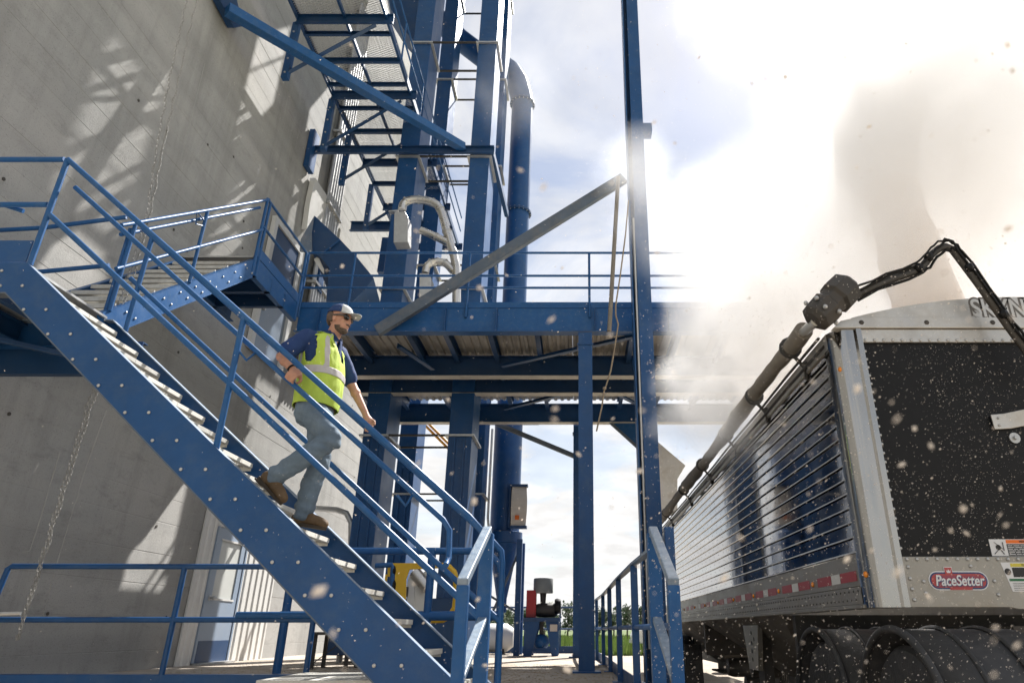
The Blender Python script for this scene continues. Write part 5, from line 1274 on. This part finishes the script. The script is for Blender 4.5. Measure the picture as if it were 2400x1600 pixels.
# --- jeans
jn = MB(); jn.loft([ell(Vector((x,5.325,z)), a, b_, FX, FY) for z, x, a, b_ in ((2.06,-2.155,.118,.170),(2.12,-2.165,.138,.180),(2.18,-2.165,.142,.180),(2.235,-2.16,.140,.176))])
limb(jn, [hpR + Vector((0,0,-.03)), hpR.lerp(knR,.5) + Vector((.0,0,.012)), knR, knR.lerp(anR,.45) + Vector((-.015,0,-.01)), anR + Vector((.005,0,-.005))], [.112,.106,.082,.084,.074], 20)
limb(jn, [hpL + Vector((0,0,-.03)), hpL.lerp(knL,.5), knL, knL.lerp(anL,.45) + Vector((-.012,0,0)), anL + Vector((.005,0,-.01))], [.112,.100,.080,.080,.072], 20)
def jd(p):
    kn = max(math.exp(-((p - knR).length/.13)**2), math.exp(-((p - anL).length/.13)**2), math.exp(-((p - anR).length/.11)**2))
    return .007*mnoise.noise(Vector((p.x*10, p.y*10, p.z*22))) + .004*mnoise.noise(p*30) + kn*.010*math.sin(p.z*70 + p.x*25 + 3*mnoise.noise(p*6))
jo = vox(jn, 'jeans', M['jean'], man, .011, 6, jd)
blt = MB().loft([ell(Vector((-2.16,5.325,z)), .146, .182, FX, FY, 36) for z in (2.195,2.23)], False).build('belt', M['boot'], jo); m_ = blt.modifiers.new('t','SOLIDIFY'); m_.thickness = .006
for s in (-1,): MB().slab([(-2.27,5.19,2.10),(-2.20,5.165,2.10),(-2.20,5.165,2.02),(-2.235,5.170,1.99),(-2.27,5.19,2.02)], (0,-.004,0))
# --- boots
def boot(an, toe_dir, up, heel_drop, name):
    td = toe_dir.normalized(); sd = FY; un = up.normalized(); b = MB()
    limb(b, [an + un*.045, an, an - un*.05], [.056,.056,.056], 16)
    sole = an - un*(heel_drop)
    limb(b, [sole - td*.035 + un*.05, sole + td*.06 + un*.058, sole + td*.15 + un*.044, sole + td*.185 + un*.040], [.046,.050,.046,.040], 16)
    o = vox(b, name, M['boot'], man, .010, 5, wr(.003, 30))
    s_ = MB(); out = []
    for i in range(24):
        t = 2*math.pi*i/24; l = .140 if math.cos(t) > 0 else .140
        out.append(sole + td*(.068 + l*math.cos(t)*1.08) + sd*(.050*math.sin(t)*(1.0 + .12*math.cos(t))))
    s_.slab([p + un*.018 for p in out], -un*.022); s_.build('sole', M['sole'], o)
    hl = MB().slab([sole + td*(-.075) + sd*.04 - un*.004, sole + td*(-.075) - sd*.04 - un*.004, sole + td*.0 - sd*.045 - un*.004, sole + sd*.045 - un*.004], -un*.014).build('heel', M['sole'], o)
    for k in range(4):
        c = an + td*(.050 + .022*k) + un*(.035 - .030*k); MB().bar(c - sd*.026, c + sd*.026, .006, .006).build('lace', M['sole'], o)
    return o
boot(anL, Vector((1,0,-.16)), Vector((.16,0,1)), .092, 'boot')
boot(anR, Vector((.62,0,-.60)), Vector((.70,0,.70)), .105, 'boot')
# --- cap, sunglasses, beard, hair, wristband
cp_ = MB(); CB = MB(); CW = MB()
def capdome(b, t0, t1, m=10):
    rings = []
    for i in range(9):
        ph = math.pi/2*i/8
        rings.append([H(-.014 + .113*math.cos(ph)*math.cos(t), .089*math.cos(ph)*math.sin(t), .052 + .098*math.sin(ph)**.9) for t in [t0 + (t1-t0)*k/m for k in range(m+1)]])
    for i in range(8):
        for k in range(m): b.add([rings[i][k], rings[i][k+1], rings[i+1][k+1], rings[i+1][k]], [(0,1,2,3)])
capdome(CB, R(62), R(298), 22); capdome(CW, R(-62), R(62), 14)
c1 = CB.build('cap', M['capb'], man, smooth=80); c1.modifiers.new('t','SOLIDIFY').thickness = .004
c2 = CW.build('cap_front', M['capw'], c1, smooth=80); c2.modifiers.new('t','SOLIDIFY').thickness = .004
bm_ = MB(); rows = []
for i in range(9):
    u = i/8; rows.append([H(.060 + .125*u*(1 - .25*(v*v)) - .03*(v*v), .080*v, .060 - .010*u - .018*v*v + .004) for v in [(-1 + 2*k/12) for k in range(13)]])
for i in range(8):
    for k in range(12): bm_.add([rows[i][k], rows[i][k+1], rows[i+1][k+1], rows[i+1][k]], [(0,1,2,3)])
o = bm_.build('cap_brim', M['capw'], c1, smooth=80); o.modifiers.new('t','SOLIDIFY').thickness = .005
MB().ball(H(-.014,0,.152), .009, 8, 6).build('cap_button', M['capb'], c1)
gl = MB()
for s in (-1, 1): gl.ball(H(.077, s*.036, .016), (.017,.038,.025), 14, 10, yaw)
gl_o = gl.build('sunglasses', M['glass_dk'], man, smooth=70)
MB().pipe([H(.082,-.006,.018), H(.089,0,.02), H(.082,.006,.018)], .005, 6).build('bridge', M['glass_dk'], gl_o)
for s in (-1, 1): MB().pipe([H(.070, s*.066, .022), H(.03, s*.082, .020), H(-.02, s*.084, .014)], .008, 6).build('temple', M['glass_dk'], gl_o)
be = MB(); rows = []
for i in range(9):
    el = R(-78 + 62*i/8); rows.append([H(.020 + .084*math.cos(el)*math.cos(t), .0745*math.cos(el)*math.sin(t), -.046 + .080*math.sin(el)) for t in [R(-105 + 210*k/22) for k in range(23)]])
for i in range(8):
    for k in range(22):
        t = abs(-105 + 210*(k+.5)/22)
        if i >= 6 and t < 68: continue
        if i == 5 and t < 14: continue
        be.add([rows[i][k], rows[i][k+1], rows[i+1][k+1], rows[i+1][k]], [(0,1,2,3)])
be.ball(H(.050,0,-.098), (.042,.042,.030), 14, 10, yaw)
be.ball(H(.088,0,-.047), (.011,.034,.008), 12, 8, yaw)
be.build('beard', M['beard'], man, smooth=80)
ha = MB()
for s in (-1, 1): ha.ball(H(-.055, s*.058, .015), (.045,.024,.050), 12, 8, yaw)
ha.ball(H(-.088,0,.0), (.026,.062,.055), 14, 10, yaw); ha.build('hair', M['beard'], man, smooth=80)
dw = (wrR - elR).normalized(); c = elR.lerp(wrR, .86)
MB().tube(c - dw*.008, c + dw*.008, .036, 14).build('wristband', M['black'], man)

# ================================================================== DUST AND CHAFF
def dust(name, label, box, blobs, dens, nscale, col=(.960,.953,.945), aniso=.3, thr=(.30,.72)):
    b = MB().box(*box); m = bpy.data.materials.new(name); m.use_nodes = True; t = m.node_tree; t.nodes.clear(); L = t.links.new
    co = N(t, 'ShaderNodeTexCoord'); pos = co.outputs['Object']
    nz = N(t, 'ShaderNodeTexNoise'); nz.inputs['Scale'].default_value = nscale; nz.inputs['Detail'].default_value = 6; nz.inputs['Roughness'].default_value = .62; nz.inputs['Distortion'].default_value = .3; L(pos, nz.inputs['Vector'])
    # warp the blob space by noise so the cloud edge billows
    sub = N(t, 'ShaderNodeVectorMath', operation='SUBTRACT'); L(nz.outputs['Color'], sub.inputs[0]); sub.inputs[1].default_value = (.5,.5,.5)
    scl = N(t, 'ShaderNodeVectorMath', operation='SCALE'); scl.inputs['Scale'].default_value = 1.15; L(sub.outputs[0], scl.inputs[0])
    add = N(t, 'ShaderNodeVectorMath', operation='ADD'); L(pos, add.inputs[0]); L(scl.outputs[0], add.inputs[1])
    tot = None
    for (c, r, wgt) in blobs:
        d = N(t, 'ShaderNodeVectorMath', operation='SUBTRACT'); L(add.outputs[0], d.inputs[0]); d.inputs[1].default_value = c
        s_ = N(t, 'ShaderNodeVectorMath', operation='DIVIDE'); L(d.outputs[0], s_.inputs[0]); s_.inputs[1].default_value = r if hasattr(r, '__len__') else (r, r, r)
        l = N(t, 'ShaderNodeVectorMath', operation='LENGTH'); L(s_.outputs[0], l.inputs[0])
        mr = N(t, 'ShaderNodeMapRange', interpolation_type='SMOOTHSTEP'); mr.inputs[1].default_value = 1; mr.inputs[2].default_value = .25; mr.inputs[3].default_value = 0; mr.inputs[4].default_value = wgt; L(l.outputs['Value'], mr.inputs[0])
        if tot is None: tot = mr.outputs[0]
        else:
            a = N(t, 'ShaderNodeMath', operation='MAXIMUM'); L(tot, a.inputs[0]); L(mr.outputs[0], a.inputs[1]); tot = a.outputs[0]
    nr = N(t, 'ShaderNodeMapRange'); nr.inputs[1].default_value = thr[0]; nr.inputs[2].default_value = thr[1]; nr.inputs[3].default_value = .18; nr.inputs[4].default_value = 1.6; L(nz.outputs['Fac'], nr.inputs[0])
    mu = N(t, 'ShaderNodeMath', operation='MULTIPLY'); L(tot, mu.inputs[0]); L(nr.outputs[0], mu.inputs[1])
    mu2 = N(t, 'ShaderNodeMath', operation='MULTIPLY'); L(mu.outputs[0], mu2.inputs[0]); mu2.inputs[1].default_value = dens
    pv = N(t, 'ShaderNodeVolumePrincipled'); pv.inputs['Color'].default_value = (*col, 1); pv.inputs['Anisotropy'].default_value = aniso; L(mu2.outputs[0], pv.inputs['Density'])
    ou = N(t, 'ShaderNodeOutputMaterial'); L(pv.outputs[0], ou.inputs['Volume'])
    o = b.build(name, m); o['kind'] = 'stuff'; o['label'] = label; o['category'] = 'dust'
    return o
_b = lambda x, y, Y, r, w_: (tuple(at(x, y, Y=Y)), r, w_)
dust('dust_cloud', 'pale sunlit grain dust billowing over the trailer and the right end of the deck', (-1.2, 11, 4.4, 9.2, 1.7, 11.5),
     [_b(1850,690,5.9,(1.35,1.4,1.2),1.4), _b(2200,420,5.9,(2.2,1.6,2.1),1.7), _b(1760,540,6.2,(1.4,1.2,.95),.8), _b(1500,420,6.3,(.55,.7,.9),.28),
      _b(1950,-60,6.0,(2.4,1.6,1.4),.6), _b(1750,770,6.3,(1.0,.9,1.2),4.5), _b(1735,900,6.4,(.75,.8,.8),4), _b(1680,945,8.0,(.85,.8,.85),4.5), _b(2060,170,6.0,(1.5,1.4,1.2),1.2), _b(2420,560,5.9,(1.8,1.5,2.0),1.0), _b(2280,150,6.0,(1.9,1.5,1.6),1.2)],
     1.6, 1.05)
dust('dust_wisp', 'thin dust wisp drifting past the top of the round duct', (-4.2, 1.2, 10.5, 13.0-.15, 10.4, 16.2), [((-1.35,12.0,12.0), (1.3,1.0,1.6), 1)], .10, .8)

# floating chaff: tiny tumbling flakes through the air, thickest near the trailer
random.seed(77)
b = MB()
def flake(c, s):
    c = Vector(c); a = Vector((random.gauss(0,1), random.gauss(0,1), random.gauss(0,1))).normalized(); u = a.orthogonal().normalized(); v = a.cross(u)
    k = random.uniform(.2, .8); s *= random.choice((.6, .8, 1, 1, 1.4))
    b.add([c + u*s, c + v*s*k, c - u*s, c - v*s*k, c + a*s*.35, c - a*s*.35], [(0,1,4),(1,2,4),(2,3,4),(3,0,4),(1,0,5),(2,1,5),(3,2,5),(0,3,5)])
def ok(p): return p.y > .3
for _ in range(5200):
    px, py = random.uniform(1500, 2420), random.uniform(520, 1620); Y = random.uniform(1.6, 4.0); flake(at(px, py, Y=Y), random.uniform(.0009, .0022) * (1 + .25*Y))
for _ in range(1800):
    px, py = random.uniform(1350, 2420), random.uniform(-10, 800); Y = random.uniform(2.5, 6); flake(at(px, py, Y=Y), random.uniform(.001, .0022) * (1 + .25*Y))
for _ in range(1100):
    px, py = random.uniform(550, 1560), random.uniform(-10, 1610); Y = random.uniform(1.6, 4.6); flake(at(px, py, Y=Y), random.uniform(.0008, .0020) * (1 + .2*Y))
for _ in range(110):
    px, py = random.uniform(-10, 600), random.uniform(-10, 1610); Y = random.uniform(1.6, 4.4); flake(at(px, py, Y=Y), random.uniform(.0008, .0018) * (1 + .2*Y))
for _ in range(190):                                            # a few right by the lens, out of focus
    px, py = 700 + 1750 * random.random() ** .6, random.uniform(100, 1600); Y = random.uniform(.45, 1.1); flake(at(px, py, Y=Y), random.uniform(.0020, .0055))
o = b.build('floating_chaff', M['chaff']); o['kind'] = 'stuff'; o['label'] = 'tiny pale chaff flakes floating through the air'; o['category'] = 'chaff'
